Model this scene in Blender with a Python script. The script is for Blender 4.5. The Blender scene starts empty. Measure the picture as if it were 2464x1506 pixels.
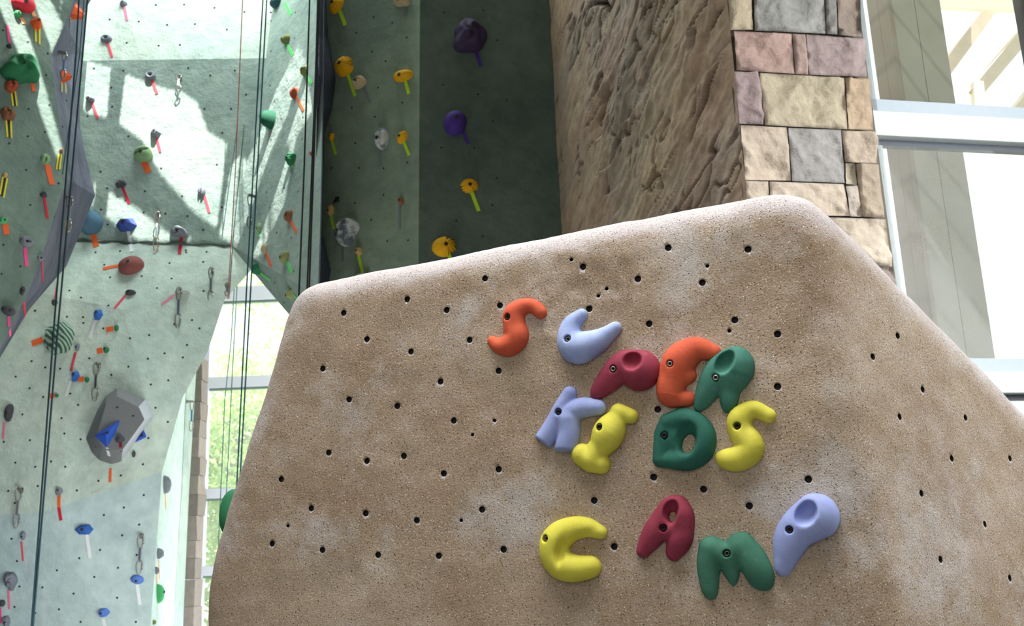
import bpy, bmesh, math, random
import numpy as np
from mathutils import Vector, Matrix
from mathutils.bvhtree import BVHTree

random.seed(7)
scn = bpy.context.scene
COL = scn.collection

# ------------------------------------------------------------------ camera
F = 2450.0
CX, CY = 1232.0, 753.0
PITCH = math.atan(F / 9925.0)
ROLL = math.atan(397.0 / 9917.0)
CAM = Vector((0, 0, 1.5))
_f = Vector((0, math.cos(PITCH), math.sin(PITCH)))
_u0 = Vector((0, -math.sin(PITCH), math.cos(PITCH)))
_r0 = Vector((1, 0, 0))
_r = math.cos(ROLL) * _r0 - math.sin(ROLL) * _u0
_u = math.sin(ROLL) * _r0 + math.cos(ROLL) * _u0

def ray(px, py):
    return (_f + _r * ((px - CX) / F) - _u * ((py - CY) / F)).normalized()

def at(px, py, Y):
    d = ray(px, py)
    return CAM + d * (Y / d.y)

def on_plane(px, py, p0, n):
    d = ray(px, py)
    return CAM + d * ((p0 - CAM).dot(n) / d.dot(n))

cam_d = bpy.data.cameras.new('camera')
cam_d.sensor_width = 36
cam_d.lens = F / 2464 * 36
cam_d.dof.use_dof = True
cam_d.dof.focus_distance = 3.05
cam_d.dof.aperture_fstop = 7.0
cam_d.clip_end = 300
cam = bpy.data.objects.new('camera', cam_d)
M = Matrix((_r, _u, -_f)).transposed().to_4x4()
M.translation = CAM
cam.matrix_world = M
COL.objects.link(cam)
scn.camera = cam

# ------------------------------------------------------------------ helpers
def lin(c):
    return tuple(((v / 255) / 12.92 if v / 255 <= 0.04045 else ((v / 255 + 0.055) / 1.055) ** 2.4) for v in c)

def tag(o, label=None, cat=None, group=None, kind=None):
    if label: o['label'] = label
    if cat: o['category'] = cat
    if group: o['group'] = group
    if kind: o['kind'] = kind
    return o

ORG = {}
def empty(name, loc, label, cat, group=None):
    o = bpy.data.objects.new(name, None)
    o.empty_display_size = 0.05
    o.location = loc
    COL.objects.link(o)
    ORG[o] = Vector(loc)
    return tag(o, label, cat, group)

def mesh_obj(name, verts, faces, mats, parent=None, smooth=False, midx=None, cols=None):
    org = ORG.get(parent, Vector((0, 0, 0))) if parent else Vector((0, 0, 0))
    me = bpy.data.meshes.new(name)
    vv = [(v[0] - org[0], v[1] - org[1], v[2] - org[2]) for v in verts]
    me.from_pydata(vv, [], [tuple(int(i) for i in f) for f in faces])
    if not isinstance(mats, (list, tuple)): mats = [mats]
    for m in mats: me.materials.append(m)
    if midx is not None: me.polygons.foreach_set('material_index', midx)
    if smooth: me.polygons.foreach_set('use_smooth', [True] * len(me.polygons))
    if cols is not None:
        ca = me.color_attributes.new('Col', 'FLOAT_COLOR', 'POINT')
        arr = np.ones((len(vv), 4), dtype=np.float32)
        arr[:, :3] = np.asarray(cols, dtype=np.float32)
        ca.data.foreach_set('color', arr.ravel())
    me.update()
    o = bpy.data.objects.new(name, me)
    COL.objects.link(o)
    ORG[o] = org
    if parent: o.parent = parent
    return o

def recalc(o):
    bm = bmesh.new(); bm.from_mesh(o.data)
    bmesh.ops.recalc_face_normals(bm, faces=bm.faces)
    bm.to_mesh(o.data); bm.free()
    return o

class MB:
    """collects simple shapes into one mesh"""
    def __init__(s): s.v = []; s.f = []
    def add(s, v, f):
        k = len(s.v); s.v += [Vector(a) for a in v]; s.f += [tuple(i + k for i in q) for q in f]
    def box(s, c, ax, ay, az):
        c = Vector(c); P = []
        for i in (-1, 1):
            for j in (-1, 1):
                for k in (-1, 1): P.append(c + ax * i + ay * j + az * k)
        s.add(P, [(0, 1, 3, 2), (4, 6, 7, 5), (0, 4, 5, 1), (2, 3, 7, 6), (0, 2, 6, 4), (1, 5, 7, 3)])
    def bar(s, a, b, w, d, up=None):
        a = Vector(a); b = Vector(b); t = (b - a)
        up = Vector(up) if up else Vector((0, 1, 0))
        x = t.cross(up).normalized(); y = x.cross(t).normalized()
        s.box((a + b) / 2, t / 2, x * (w / 2), y * (d / 2))
    def tube(s, pts, r, n=8, closed=False):
        pts = [Vector(p) for p in pts]; N = len(pts); k = len(s.v)
        prev = None
        for i, p in enumerate(pts):
            if closed: t = (pts[(i + 1) % N] - pts[i - 1]).normalized()
            else: t = (pts[min(i + 1, N - 1)] - pts[max(i - 1, 0)]).normalized()
            if prev is None:
                a = Vector((0, 0, 1)) if abs(t.z) < .9 else Vector((1, 0, 0))
                x = t.cross(a).normalized()
            else:
                x = (prev - t * prev.dot(t)).normalized()
            prev = x; y = t.cross(x)
            rr = r[i] if isinstance(r, (list, tuple)) else r
            for j in range(n):
                an = 2 * math.pi * j / n
                s.v.append(p + x * (rr * math.cos(an)) + y * (rr * math.sin(an)))
        for i in range(N if closed else N - 1):
            i2 = (i + 1) % N
            for j in range(n):
                j2 = (j + 1) % n
                s.f.append((k + i * n + j, k + i * n + j2, k + i2 * n + j2, k + i2 * n + j))
        if not closed:
            s.f.append(tuple(k + j for j in range(n))[::-1])
            s.f.append(tuple(k + (N - 1) * n + j for j in range(n)))
    def cyl(s, c, axis, r, h, n=16, r2=None):
        c = Vector(c); axis = Vector(axis).normalized()
        s.tube([c, c + axis * h], [r, r2 if r2 is not None else r], n)
    def build(s, name, mat, parent=None, smooth=False):
        return recalc(mesh_obj(name, s.v, s.f, mat, parent, smooth))

# vectorised gradient-ish value noise
def _hash(ix, iy, iz):
    h = (ix.astype(np.int64) * 374761393 + iy.astype(np.int64) * 668265263 + iz.astype(np.int64) * 2147483647) & 0xffffffff
    h = ((h ^ (h >> 13)) * 1274126177) & 0xffffffff
    h = (h ^ (h >> 16)) & 0xffffffff
    return h.astype(np.float64) / 4294967295.0 * 2 - 1
def vnoise(x, y, z):
    ix, iy, iz = np.floor(x), np.floor(y), np.floor(z)
    fx, fy, fz = x - ix, y - iy, z - iz
    fx = fx * fx * fx * (fx * (fx * 6 - 15) + 10); fy = fy * fy * fy * (fy * (fy * 6 - 15) + 10); fz = fz * fz * fz * (fz * (fz * 6 - 15) + 10)
    def H(a, b, c): return _hash(ix + a, iy + b, iz + c)
    l = lambda a, b, t: a + (b - a) * t
    return l(l(l(H(0, 0, 0), H(1, 0, 0), fx), l(H(0, 1, 0), H(1, 1, 0), fx), fy),
             l(l(H(0, 0, 1), H(1, 0, 1), fx), l(H(0, 1, 1), H(1, 1, 1), fx), fy), fz)
def fbm(x, y, z, o=4):
    s = 0; a = 1.0; t = 0
    for i in range(o):
        s = s + a * vnoise(x * 2 ** i + 17 * i, y * 2 ** i + 5 * i, z * 2 ** i); t += a; a *= .5
    return s / t

# ------------------------------------------------------------------ materials
class N:
    def __init__(s, name):
        s.m = bpy.data.materials.new(name); s.m.use_nodes = True
        s.t = s.m.node_tree; s.t.nodes.clear()
        s.out = s.n('ShaderNodeOutputMaterial')
        s.b = s.n('ShaderNodeBsdfPrincipled')
        s.l(s.b.outputs[0], s.out.inputs[0])
    def n(s, t, **k):
        a = s.t.nodes.new(t)
        for x, y in k.items(): setattr(a, x, y)
        return a
    def l(s, a, b): s.t.links.new(a, b)
    def co(s, kind='Object'):
        return s.n('ShaderNodeTexCoord').outputs[kind]
    def noise(s, scale, detail=4, rough=.55, vec=None):
        a = s.n('ShaderNodeTexNoise'); a.inputs['Scale'].default_value = scale
        a.inputs['Detail'].default_value = detail; a.inputs['Roughness'].default_value = rough
        s.l(vec if vec else s.co(), a.inputs['Vector'])
        return a.outputs['Fac']
    def ramp(s, fac, stops):
        r = s.n('ShaderNodeValToRGB'); e = r.color_ramp.elements
        while len(e) < len(stops): e.new(.5)
        for i, (p, c) in enumerate(stops):
            e[i].position = p; e[i].color = (*c, 1) if len(c) == 3 else c
        s.l(fac, r.inputs[0]); return r.outputs[0]
    def mix(s, fac, a, b, blend='MIX'):
        m = s.n('ShaderNodeMix', data_type='RGBA', blend_type=blend)
        for i, v in ((0, fac), (6, a), (7, b)):
            if hasattr(v, 'node'): s.l(v, m.inputs[i])
            elif isinstance(v, (int, float)): m.inputs[i].default_value = v
            else: m.inputs[i].default_value = (*v, 1)
        return m.outputs[2]
    def bump(s, h, strength=.3, dist=.01, prev=None):
        b = s.n('ShaderNodeBump'); b.inputs['Strength'].default_value = strength; b.inputs['Distance'].default_value = dist
        s.l(h, b.inputs['Height'])
        if prev is not None: s.l(prev, b.inputs['Normal'])
        return b.outputs[0]
    def fin(s, col=None, rough=.8, nor=None, metal=0, spec=None):
        if col is not None:
            if hasattr(col, 'node'): s.l(col, s.b.inputs['Base Color'])
            else: s.b.inputs['Base Color'].default_value = (*col, 1)
        s.b.inputs['Roughness'].default_value = rough
        s.b.inputs['Metallic'].default_value = metal
        if spec is not None: s.b.inputs['Specular IOR Level'].default_value = spec
        if nor is not None: s.l(nor, s.b.inputs['Normal'])
        return s.m

BW = lambda v: (v, v, v)

def plaster(name, c, c2=None, sc=1.0, bump=.5, spec=.2):
    a = N(name); c = lin(c); c2 = lin(c2) if c2 else tuple(x * .8 for x in c)
    f = a.ramp(a.noise(.9 * sc, 6, .65), [(.35, BW(0)), (.65, BW(1))])
    col = a.mix(f, c2, c)
    f2 = a.ramp(a.noise(7 * sc, 5, .6), [(.3, BW(.86)), (.7, BW(1.1))])
    col = a.mix(1.0, col, f2, 'MULTIPLY')
    n1 = a.bump(a.noise(5 * sc, 6, .65), bump, .06)
    n2 = a.bump(a.noise(45 * sc, 4, .6), bump * .5, .008, n1)
    return a.fin(col, .85, n2, spec=spec)

MAT = {}
def plain(name, c, rough=.6, var=.12, bump=.15, sc=30, metal=0, spec=.35):
    k = ('plain', name)
    if k in MAT: return MAT[k]
    a = N(name); c = lin(c)
    f = a.noise(sc, 4, .6)
    col = a.mix(f, tuple(max(0, x * (1 - var * 1.6)) for x in c), tuple(min(1, x * (1 + var)) for x in c))
    nb = a.bump(a.noise(sc * 8, 3, .6), bump, .004)
    MAT[k] = a.fin(col, rough, nb, metal, spec)
    return MAT[k]

def vcol_mat(name, rough=.85, sc=14, bump=.5, var=.25, streak=None):
    a = N(name)
    v = a.n('ShaderNodeVertexColor'); v.layer_name = 'Col'
    f = a.ramp(a.noise(sc, 6, .65), [(.25, BW(1 - var)), (.75, BW(1 + var * .6))])
    col = a.mix(1.0, v.outputs[0], f, 'MULTIPLY')
    n1 = a.bump(a.noise(sc * 1.2, 7, .62), bump, .03)
    n2 = a.bump(a.noise(sc * 9, 4, .6), bump * .5, .005, n1)
    return a.fin(col, rough, n2, spec=.25)

# boulder concrete: tan aggregate with pale and dark grains and chalk smears
def boulder_mat():
    a = N('textured tan climbing concrete')
    base = a.mix(a.ramp(a.noise(2.2, 6, .6), [(.35, BW(0)), (.68, BW(1))]), lin((170, 145, 119)), lin((198, 177, 152)))
    chalk = a.ramp(a.noise(2.6, 9, .7), [(.52, BW(0)), (.68, BW(.7))])
    base = a.mix(chalk, base, lin((218, 212, 208)))
    ge = a.n('ShaderNodeNewGeometry'); sx = a.n('ShaderNodeSeparateXYZ'); a.l(ge.outputs['Normal'], sx.inputs[0])
    mt = a.n('ShaderNodeMath', operation='ADD'); a.l(sx.outputs[2], mt.inputs[0])
    nz = a.n('ShaderNodeMath', operation='MULTIPLY'); a.l(a.noise(5, 6, .7), nz.inputs[0]); nz.inputs[1].default_value = .35
    a.l(nz.outputs[0], mt.inputs[1])
    light_veil = a.ramp(mt.outputs[0], [(.14, BW(0)), (.6, BW(.75))])  # top light put into the colour of up-facing parts, along with chalk
    base = a.mix(light_veil, base, lin((192, 186, 187)))
    v = a.n('ShaderNodeTexVoronoi'); v.inputs['Scale'].default_value = 230; a.l(a.co(), v.inputs['Vector'])
    sep = a.n('ShaderNodeSeparateColor'); a.l(v.outputs['Color'], sep.inputs[0])
    near = a.ramp(v.outputs['Distance'], [(.3, BW(1)), (.5, BW(0))])
    lightg = a.ramp(sep.outputs[0], [(.86, BW(0)), (.97, BW(1))])
    darkg = a.ramp(sep.outputs[1], [(.82, BW(0)), (.95, BW(1))])
    m1 = a.mix(1.0, near, lightg, 'MULTIPLY'); m2 = a.mix(1.0, near, darkg, 'MULTIPLY')
    base = a.mix(m1, base, lin((236, 226, 206)))
    base = a.mix(m2, base, lin((88, 72, 58)))
    g = a.ramp(a.noise(210, 3, .7), [(.3, BW(.72)), (.7, BW(1.16))])
    base = a.mix(1.0, base, g, 'MULTIPLY')
    n1 = a.bump(a.noise(9, 6, .6), .25, .03)
    n2 = a.bump(a.noise(170, 3, .7), .75, .007, n1)
    return a.fin(base, .9, n2, spec=.15)

def resin(name, c, scuff=.25, c2=None):
    k = ('resin', name)
    if k in MAT: return MAT[k]
    a = N(name); c = lin(c); c2 = lin(c2) if c2 else tuple(x * .82 for x in c)
    col = a.mix(a.ramp(a.noise(14, 5, .6), [(.35, BW(0)), (.65, BW(1))]), c2, c)
    pale = tuple(min(1, x * .55 + .4) for x in c)
    sc = a.ramp(a.noise(22, 9, .75), [(.6, BW(0)), (.75, BW(scuff))])
    col = a.mix(sc, col, pale)
    n = a.bump(a.noise(420, 2, .5), .35, .002)
    MAT[k] = a.fin(col, .75, n, spec=.25)
    return MAT[k]

def glass_mat(nm='window glass', d0=.04, d1=.13):
    a = N(nm); a.t.nodes.remove(a.b)
    tr = a.n('ShaderNodeBsdfTransparent'); tr.inputs[0].default_value = (.93, .97, .96, 1)
    gl = a.n('ShaderNodeBsdfGlossy'); gl.inputs['Roughness'].default_value = .03
    df = a.n('ShaderNodeBsdfTranslucent'); df.inputs[0].default_value = (.9, .93, .9, 1)
    m = a.n('ShaderNodeMixShader'); m.inputs[0].default_value = .015
    a.l(tr.outputs[0], m.inputs[1]); a.l(gl.outputs[0], m.inputs[2])
    m2 = a.n('ShaderNodeMixShader')
    light_veil = a.ramp(a.noise(2.5, 8, .7), [(.4, BW(d0)), (.75, BW(d1))])  # white glare haze mixed into the panes, washes out the view
    a.l(light_veil, m2.inputs[0]); a.l(m.outputs[0], m2.inputs[1]); a.l(df.outputs[0], m2.inputs[2])
    a.l(m2.outputs[0], a.out.inputs[0])
    return a.m

GLASS = glass_mat()
GLASS2 = glass_mat('glare veiled glass', .2, .36)
HOLE = plain('dark bolt hole', (50, 45, 42), .8, .1, .1)
STEEL = plain('bolt steel', (150, 146, 140), .35, .1, .05, metal=.9)
BLACKSTEEL = plain('black bolt', (52, 52, 54), .4, .1, .05, metal=.6)
ALU2 = plain('painted aluminium rail', (168, 178, 186), .5, .04, .03, spec=.4)
ALU = plain('painted aluminium', (190, 197, 198), .45, .04, .03, spec=.4)
# ------------------------------------------------------------------ setting: climbing walls
TARGETS = []           # (bvh, object) for placing things on real surfaces
def register(verts, faces, o):
    TARGETS.append((BVHTree.FromPolygons([tuple(v) for v in verts], [tuple(f) for f in faces]), o))

def hit(px, py):
    d = ray(px, py); best = None
    for t, o in TARGETS:
        loc, nor, idx, dist = t.ray_cast(CAM, d)
        if loc and (best is None or dist < best[2]):
            best = (loc, nor if nor.dot(d) < 0 else -nor, dist, o)
    return best

def panel(name, pts, faces, mat, thick=0.0, label=None):
    o = mesh_obj(name, pts, faces, mat)
    tag(o, label, None, None, 'structure')
    register(pts, faces, o)
    return o

def plane3(a, b, c):
    n = (b - a).cross(c - a).normalized()
    return a, n

def poly_on(pl, pix):
    return [on_plane(x, y, *pl) for x, y in pix]

def vplane_(a, b): return a, (b - a).cross(Vector((0, 0, 1))).normalized()
def fan(n): return [tuple(range(n))]

GREEN_A = plaster('pale green plaster', (212, 224, 208), (192, 210, 202))  # lit and shaded copies of one green plaster, shade put in the tones
GREEN_B = plaster('half shaded green plaster', (168, 184, 174), (138, 158, 150))
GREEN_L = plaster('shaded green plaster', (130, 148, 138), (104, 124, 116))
GREEN_C = plaster('deep shaded green plaster', (136, 152, 132), (114, 130, 116))
GREEN_U = plaster('shaded underside green plaster', (150, 168, 156), (130, 150, 140))
GREEN_D = plaster('darkest shaded green plaster', (94, 108, 98), (76, 90, 84))  # darker copy for the face turned away from the light
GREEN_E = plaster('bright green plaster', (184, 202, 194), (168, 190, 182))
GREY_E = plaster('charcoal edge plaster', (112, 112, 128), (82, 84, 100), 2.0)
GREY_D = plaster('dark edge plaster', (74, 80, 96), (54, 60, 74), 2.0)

YC = 10.6
# middle back panel (vertical)
mid_pl = plane3(at(187, 580, YC), at(555, 590, YC), at(300, 200, YC))
panel('wall_back_middle', poly_on(mid_pl, [(60, 580), (187, 580), (555, 590), (640, 140), (60, 148)]), fan(5), GREEN_B)
# upper back panel, leaning away
up_pl = plane3(on_plane(60, 148, *mid_pl), on_plane(640, 140, *mid_pl), at(400, -300, 11.0))
panel('wall_back_upper', poly_on(up_pl, [(60, 148), (640, 140), (860, 136), (860, -420), (60, -420)]), fan(5), GREEN_A)
# right facet of the alcove, coming towards the camera
e1 = on_plane(555, 590, *mid_pl); e2 = on_plane(640, 140, *mid_pl)
rf_pl = plane3(e1, e2, at(790, 300, 9.0))
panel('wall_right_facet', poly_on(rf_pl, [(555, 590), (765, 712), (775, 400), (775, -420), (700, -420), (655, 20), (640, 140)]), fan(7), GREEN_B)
und_pl = plane3(e1, on_plane(765, 712, *rf_pl), at(700, 762, 9.6))
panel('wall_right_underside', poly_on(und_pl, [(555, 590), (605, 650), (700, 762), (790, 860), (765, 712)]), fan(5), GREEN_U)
# lower back wall with its fold
Dv = {'a': (150, 575, 10.6), 'b': (555, 590, 10.6), 'c': (606, 648, 10.52), 'd': (300, 745, 10.22), 'e': (500, 845, 10.34), 'm': (540, 722, 10.42),
      'f': (390, 1135, 10.1), 'g': (100, 1232, 9.98), 'h': (-620, 1275, 9.98), 'i': (-620, 560, 10.6), 'j': (352, 1640, 10.25), 'k': (-620, 1640, 10.2), 'p': (440, 955, 10.24)}
dk = list(Dv); dpts = [at(*Dv[k]) for k in dk]; di = {k: i for i, k in enumerate(dk)}
dfaces = [tuple(di[c] for c in w) for w in ('abd', 'bcd', 'cmd', 'med', 'epd', 'pfd', 'fgd', 'ghd', 'hid', 'iad', 'fjg', 'jkg', 'kgh')]
dw = panel('wall_back_lower', dpts, dfaces, GREEN_A)
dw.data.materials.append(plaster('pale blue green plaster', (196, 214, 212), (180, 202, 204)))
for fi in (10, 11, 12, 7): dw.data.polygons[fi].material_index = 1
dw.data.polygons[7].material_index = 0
# narrow lit wall beyond it
e_pl = vplane_(at(340, 1200, 10.9), at(428, 1200, 12.6))
panel('wall_back_far', poly_on(e_pl, [(330, 860), (452, 860), (437, 1180), (412, 1560), (318, 1560)]), fan(5), GREEN_E)
e2_pl = vplane_(on_plane(428, 1200, *e_pl), at(452, 1200, 13.1))
panel('trim_far_edge', poly_on(e2_pl, [(452, 860), (474, 860), (455, 1180), (438, 1560), (412, 1560), (437, 1180)]), fan(6), GREEN_B)
# near left wall
l_pl = plane3(at(0, 0, 8.3), at(160, 0, 8.7), at(0, 800, 8.2))
LE = [(196, -420), (178, 0), (155, 60), (122, 135), (130, 200), (150, 330), (163, 430), (130, 520), (100, 620), (60, 720), (0, 838), (-110, 1010), (-520, 1660)]
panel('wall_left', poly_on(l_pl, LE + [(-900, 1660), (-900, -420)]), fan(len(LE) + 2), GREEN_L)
RE = [(232, -420, 10.4), (219, 0, 10.4), (208, 18, 10.4), (200, 130, 10.4), (194, 210, 10.4), (192, 300, 10.4), (205, 370, 10.45), (229, 470, 10.45), (187, 575, 10.3), (160, 640, 10.1), (70, 745, 10.0), (-60, 960, 9.8), (-440, 1640, 9.6)]
sv = poly_on(l_pl, LE); sv2 = [at(*p) for p in RE]
sfaces = []
# second row at 'neck' of the edge where it widens again above the corner
neck = [(219, -420), (214, -20), (200, 70), (182, 150), (186, 250), (186, 330), (192, 400), (186, 500), (160, 560), (130, 640), (70, 738), (-80, 980)]
allv = sv + sv2; n_ = len(sv)
for i in range(n_ - 1): sfaces.append((i, i + 1, n_ + i + 1, n_ + i))
panel('wall_left_edge', allv, sfaces, GREY_E)

# dark tube added along the crease in place of its shadow line
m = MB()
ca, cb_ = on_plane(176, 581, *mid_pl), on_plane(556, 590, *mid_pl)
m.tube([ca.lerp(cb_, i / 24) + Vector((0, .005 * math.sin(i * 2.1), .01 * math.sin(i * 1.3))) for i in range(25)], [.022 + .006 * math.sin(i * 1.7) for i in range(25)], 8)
tag(m.build('crease_shadow', plaster('painted crease shadow', (96, 110, 102), (76, 88, 82), 3), None, True), kind='structure')

# dark wall to the right of the alcove: left face, right face and its charcoal edge
g0, g1, g2 = at(785, 400, 9.7), at(1012, 400, 9.15), at(1340, 400, 9.4)
up = Vector((0, 0, 1))
def vplane(a, b): return a, (b - a).cross(up).normalized()
gl = vplane(g0, g1); gr = vplane(g1, g2)
GL = [(783, -420), (785, 0), (790, 90), (808, 190), (800, 260), (781, 320), (778, 420), (772, 560), (796, 650), (788, 700), (780, 860), (765, 1560)]
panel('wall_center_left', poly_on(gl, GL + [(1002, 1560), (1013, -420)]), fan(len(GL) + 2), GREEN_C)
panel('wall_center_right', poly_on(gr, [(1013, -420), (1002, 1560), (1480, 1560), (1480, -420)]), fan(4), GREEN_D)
GE = [(764, -420), (764, 0), (764, 90), (763, 190), (762, 260), (761, 320), (760, 420), (757, 560), (753, 650), (752, 700), (748, 860), (730, 1560)]
gv = [at(x, y, 9.12) for x, y in GE] + poly_on(gl, GL)
panel('trim_center_edge', gv, [(i, i + 1, len(GE) + i + 1, len(GE) + i) for i in range(len(GE) - 1)], GREY_D)

# ------------------------------------------------------------------ stone pier: rough side and coursed front
def grid_faces(nu, nv):
    return [(i * nv + j, (i + 1) * nv + j, (i + 1) * nv + j + 1, i * nv + j + 1) for i in range(nu - 1) for j in range(nv - 1)]

YS = 6.0
corner = at(1775, 250, YS)
far = at(1337, 300, 9.42)
side_d = Vector((far.x - corner.x, far.y - corner.y, 0)); SL = side_d.length; side_d.normalize()
side_n = Vector((side_d.y, -side_d.x, 0))
if side_n.dot(CAM - corner) < 0: side_n = -side_n
front_d = Vector((math.sin(math.radians(78)), math.cos(math.radians(78)), 0))
front_n = Vector((front_d.y, -front_d.x, 0))
if front_n.dot(CAM - corner) < 0: front_n = -front_n

nu, nv = 330, 600
S, Z = np.meshgrid(np.linspace(0, SL + .15, nu), np.linspace(-.0, 8.6, nv), indexing='ij')
al = math.radians(62)
ac = S * math.cos(al) + Z * math.sin(al)         # across the cracks
lo = -S * math.sin(al) + Z * math.cos(al)        # along the cracks
wob = fbm(ac * 1.2, lo * .8, S * 0 + 3, 3) * .35
zz = S * 0
d = .06 * fbm(ac * 1.5 + wob, lo * .6, zz + 9, 4)
d += .022 * fbm(ac * 5 + wob, lo * 1.5, zz + 2, 4)
d += .012 * (1 - 2 * np.abs(fbm(ac * 8 + wob, lo * 2.2, zz + 5, 3)))
d += .007 * fbm(ac * 26, lo * 14, zz + 7, 3)
ts = ac * 2.7 + 1.5 * fbm(ac * 1.1, lo * .7, zz + 61, 3) + lo * .18
ms = np.clip(fbm(ac * 1.3, lo * .8, zz + 66, 3) * 3 + .45, 0, 1)
saw = ts - np.floor(ts)
saw = np.where(saw > .93, (1 - saw) / .07 * .93, saw)
d += .055 * saw * ms
ts2 = ac * 6.1 + 1.3 * fbm(ac * 1.9, lo * 1.1, zz + 71, 3) - lo * .3
ms2 = np.clip(fbm(ac * 2.3, lo * 1.4, zz + 76, 3) * 3 + .2, 0, 1)
saw2 = ts2 - np.floor(ts2); saw2 = np.where(saw2 > .9, (1 - saw2) / .1 * .9, saw2)
d += .018 * saw2 * ms2
r1 = np.abs(fbm(ac * 1.7 + wob * 2, lo * .42, zz + 31, 2)); m1 = np.clip(fbm(ac * .8, lo * .55, zz + 77, 3) * 5 + .6, 0, 1)
r2 = np.abs(fbm(ac * 4.2 + wob * 2, lo * .9, zz + 51, 3)); m2 = np.clip(fbm(ac * 1.1, lo * .9, zz + 57, 3) * 5 + .5, 0, 1)
crk = np.exp(-(r1 / .02) ** 2) * m1 + np.exp(-(r2 / .03) ** 2) * m2 * .7
r3 = np.abs(fbm(ac * 9 + wob * 4, lo * 2.4, zz + 81, 2)); m3 = np.clip(fbm(ac * 1.7, lo * 1.1, zz + 87, 3) * 5 + .2, 0, 1)
crk = np.clip(crk + np.exp(-(r3 / .05) ** 2) * m3 * .55, 0, 1.3)
low = np.clip((.12 - np.minimum(saw, 1)) / .12, 0, 1) * ms * .5
d = d - .07 * crk
fade = np.clip(S / .08, 0, 1) * (.12 + .88 * np.clip((SL - S) / 1.3, 0, 1))
d = d * fade
P = (np.array(corner)[None, None] + S[..., None] * np.array(side_d) + d[..., None] * np.array(side_n))
P[..., 2] = Z
tone = np.clip(.5 + 1.1 * fbm(ac * 1.6 + wob, lo * .9, zz + 101, 5), 0, 1)[..., None]
tone2 = np.clip(.6 + 1.3 * fbm(ac * 2.2, lo * 1.1, zz + 201, 5), 0, 1)[..., None]
c1, c2, c3 = [np.array(lin(c)) for c in ((172, 150, 122), (136, 126, 116), (154, 126, 108))]
cc = c1 * tone + c2 * (1 - tone); cc = cc * (.35 + .65 * tone2) + c3 * .65 * (1 - tone2)
cc = 1.02 * cc * (1 - .85 * np.clip(crk * 1.25, 0, 1)[..., None]) * (1 - low[..., None])
pv = P.reshape(-1, 3)
o = mesh_obj('wall_pier_side', pv, grid_faces(nu, nv), vcol_mat('split stone', .85, 9, .55, .3), None, True, cols=cc.reshape(-1, 3))
tag(o, kind='structure')

# coursed front: corner points given on the front plane
def zf(x, y): return (1300 + x / 2.092, y / 2.092)
BL = [
 ((940,-150,1062,-150,1070,148,955,150),(205,190,155)), ((1075,-150,1425,-150,1438,168,1082,152),(168,168,158)),
 ((1430,-150,1485,-150,1498,172,1443,168),(154,152,142)), ((1491,-150,1606,-150,1620,185,1503,175),(168,152,134)),
 ((978,155,1265,168,1280,370,990,352),(194,164,148)), ((1270,168,1335,172,1350,375,1284,370),(186,160,145)),
 ((1340,172,1640,195,1645,385,1355,375),(172,154,146)), ((978,358,1095,362,1125,625,1000,622),(178,158,152)),
 ((1105,365,1530,390,1548,650,1132,628),(194,182,150)), ((1537,392,1660,392,1678,652,1553,650),(198,174,140)),
 ((1008,628,1242,640,1265,908,1035,905),(208,192,166)), ((1250,642,1515,652,1535,920,1270,910),(166,163,154)),
 ((1520,655,1692,660,1698,820,1535,815),(194,178,152)), ((1538,820,1585,822,1595,930,1542,925),(190,180,152)),
 ((1590,825,1702,825,1735,1095,1620,1090),(180,164,138)), ((1035,908,1148,912,1160,1085,1045,1085),(208,192,166)),
 ((1155,912,1530,925,1560,1085,1165,1085),(214,198,172)), ((1540,935,1600,932,1618,1090,1564,1088),(198,186,166)),
 ((1050,1090,1250,1090,1270,1336,1065,1336),(196,182,156)), ((1256,1090,1434,1092,1462,1338,1276,1336),(180,168,150)),
 ((1440,1092,1740,1102,1772,1340,1468,1338),(210,196,170)), ((1068,1342,1300,1342,1330,1560,1085,1560),(190,170,150)),
 ((1306,1342,1494,1342,1524,1560,1336,1560),(186,176,150)), ((1500,1343,1776,1343,1806,1560,1530,1560),(158,146,132)),
]
bv, bf, bc = [], [], []
def front_pt(x, y): return on_plane(*zf(x, y), corner, front_n)
rng = np.random.RandomState(3)
blocks = [([np.array(front_pt(q[i], q[i + 1])) for i in (0, 2, 4, 6)], c) for q, c in BL]
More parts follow.
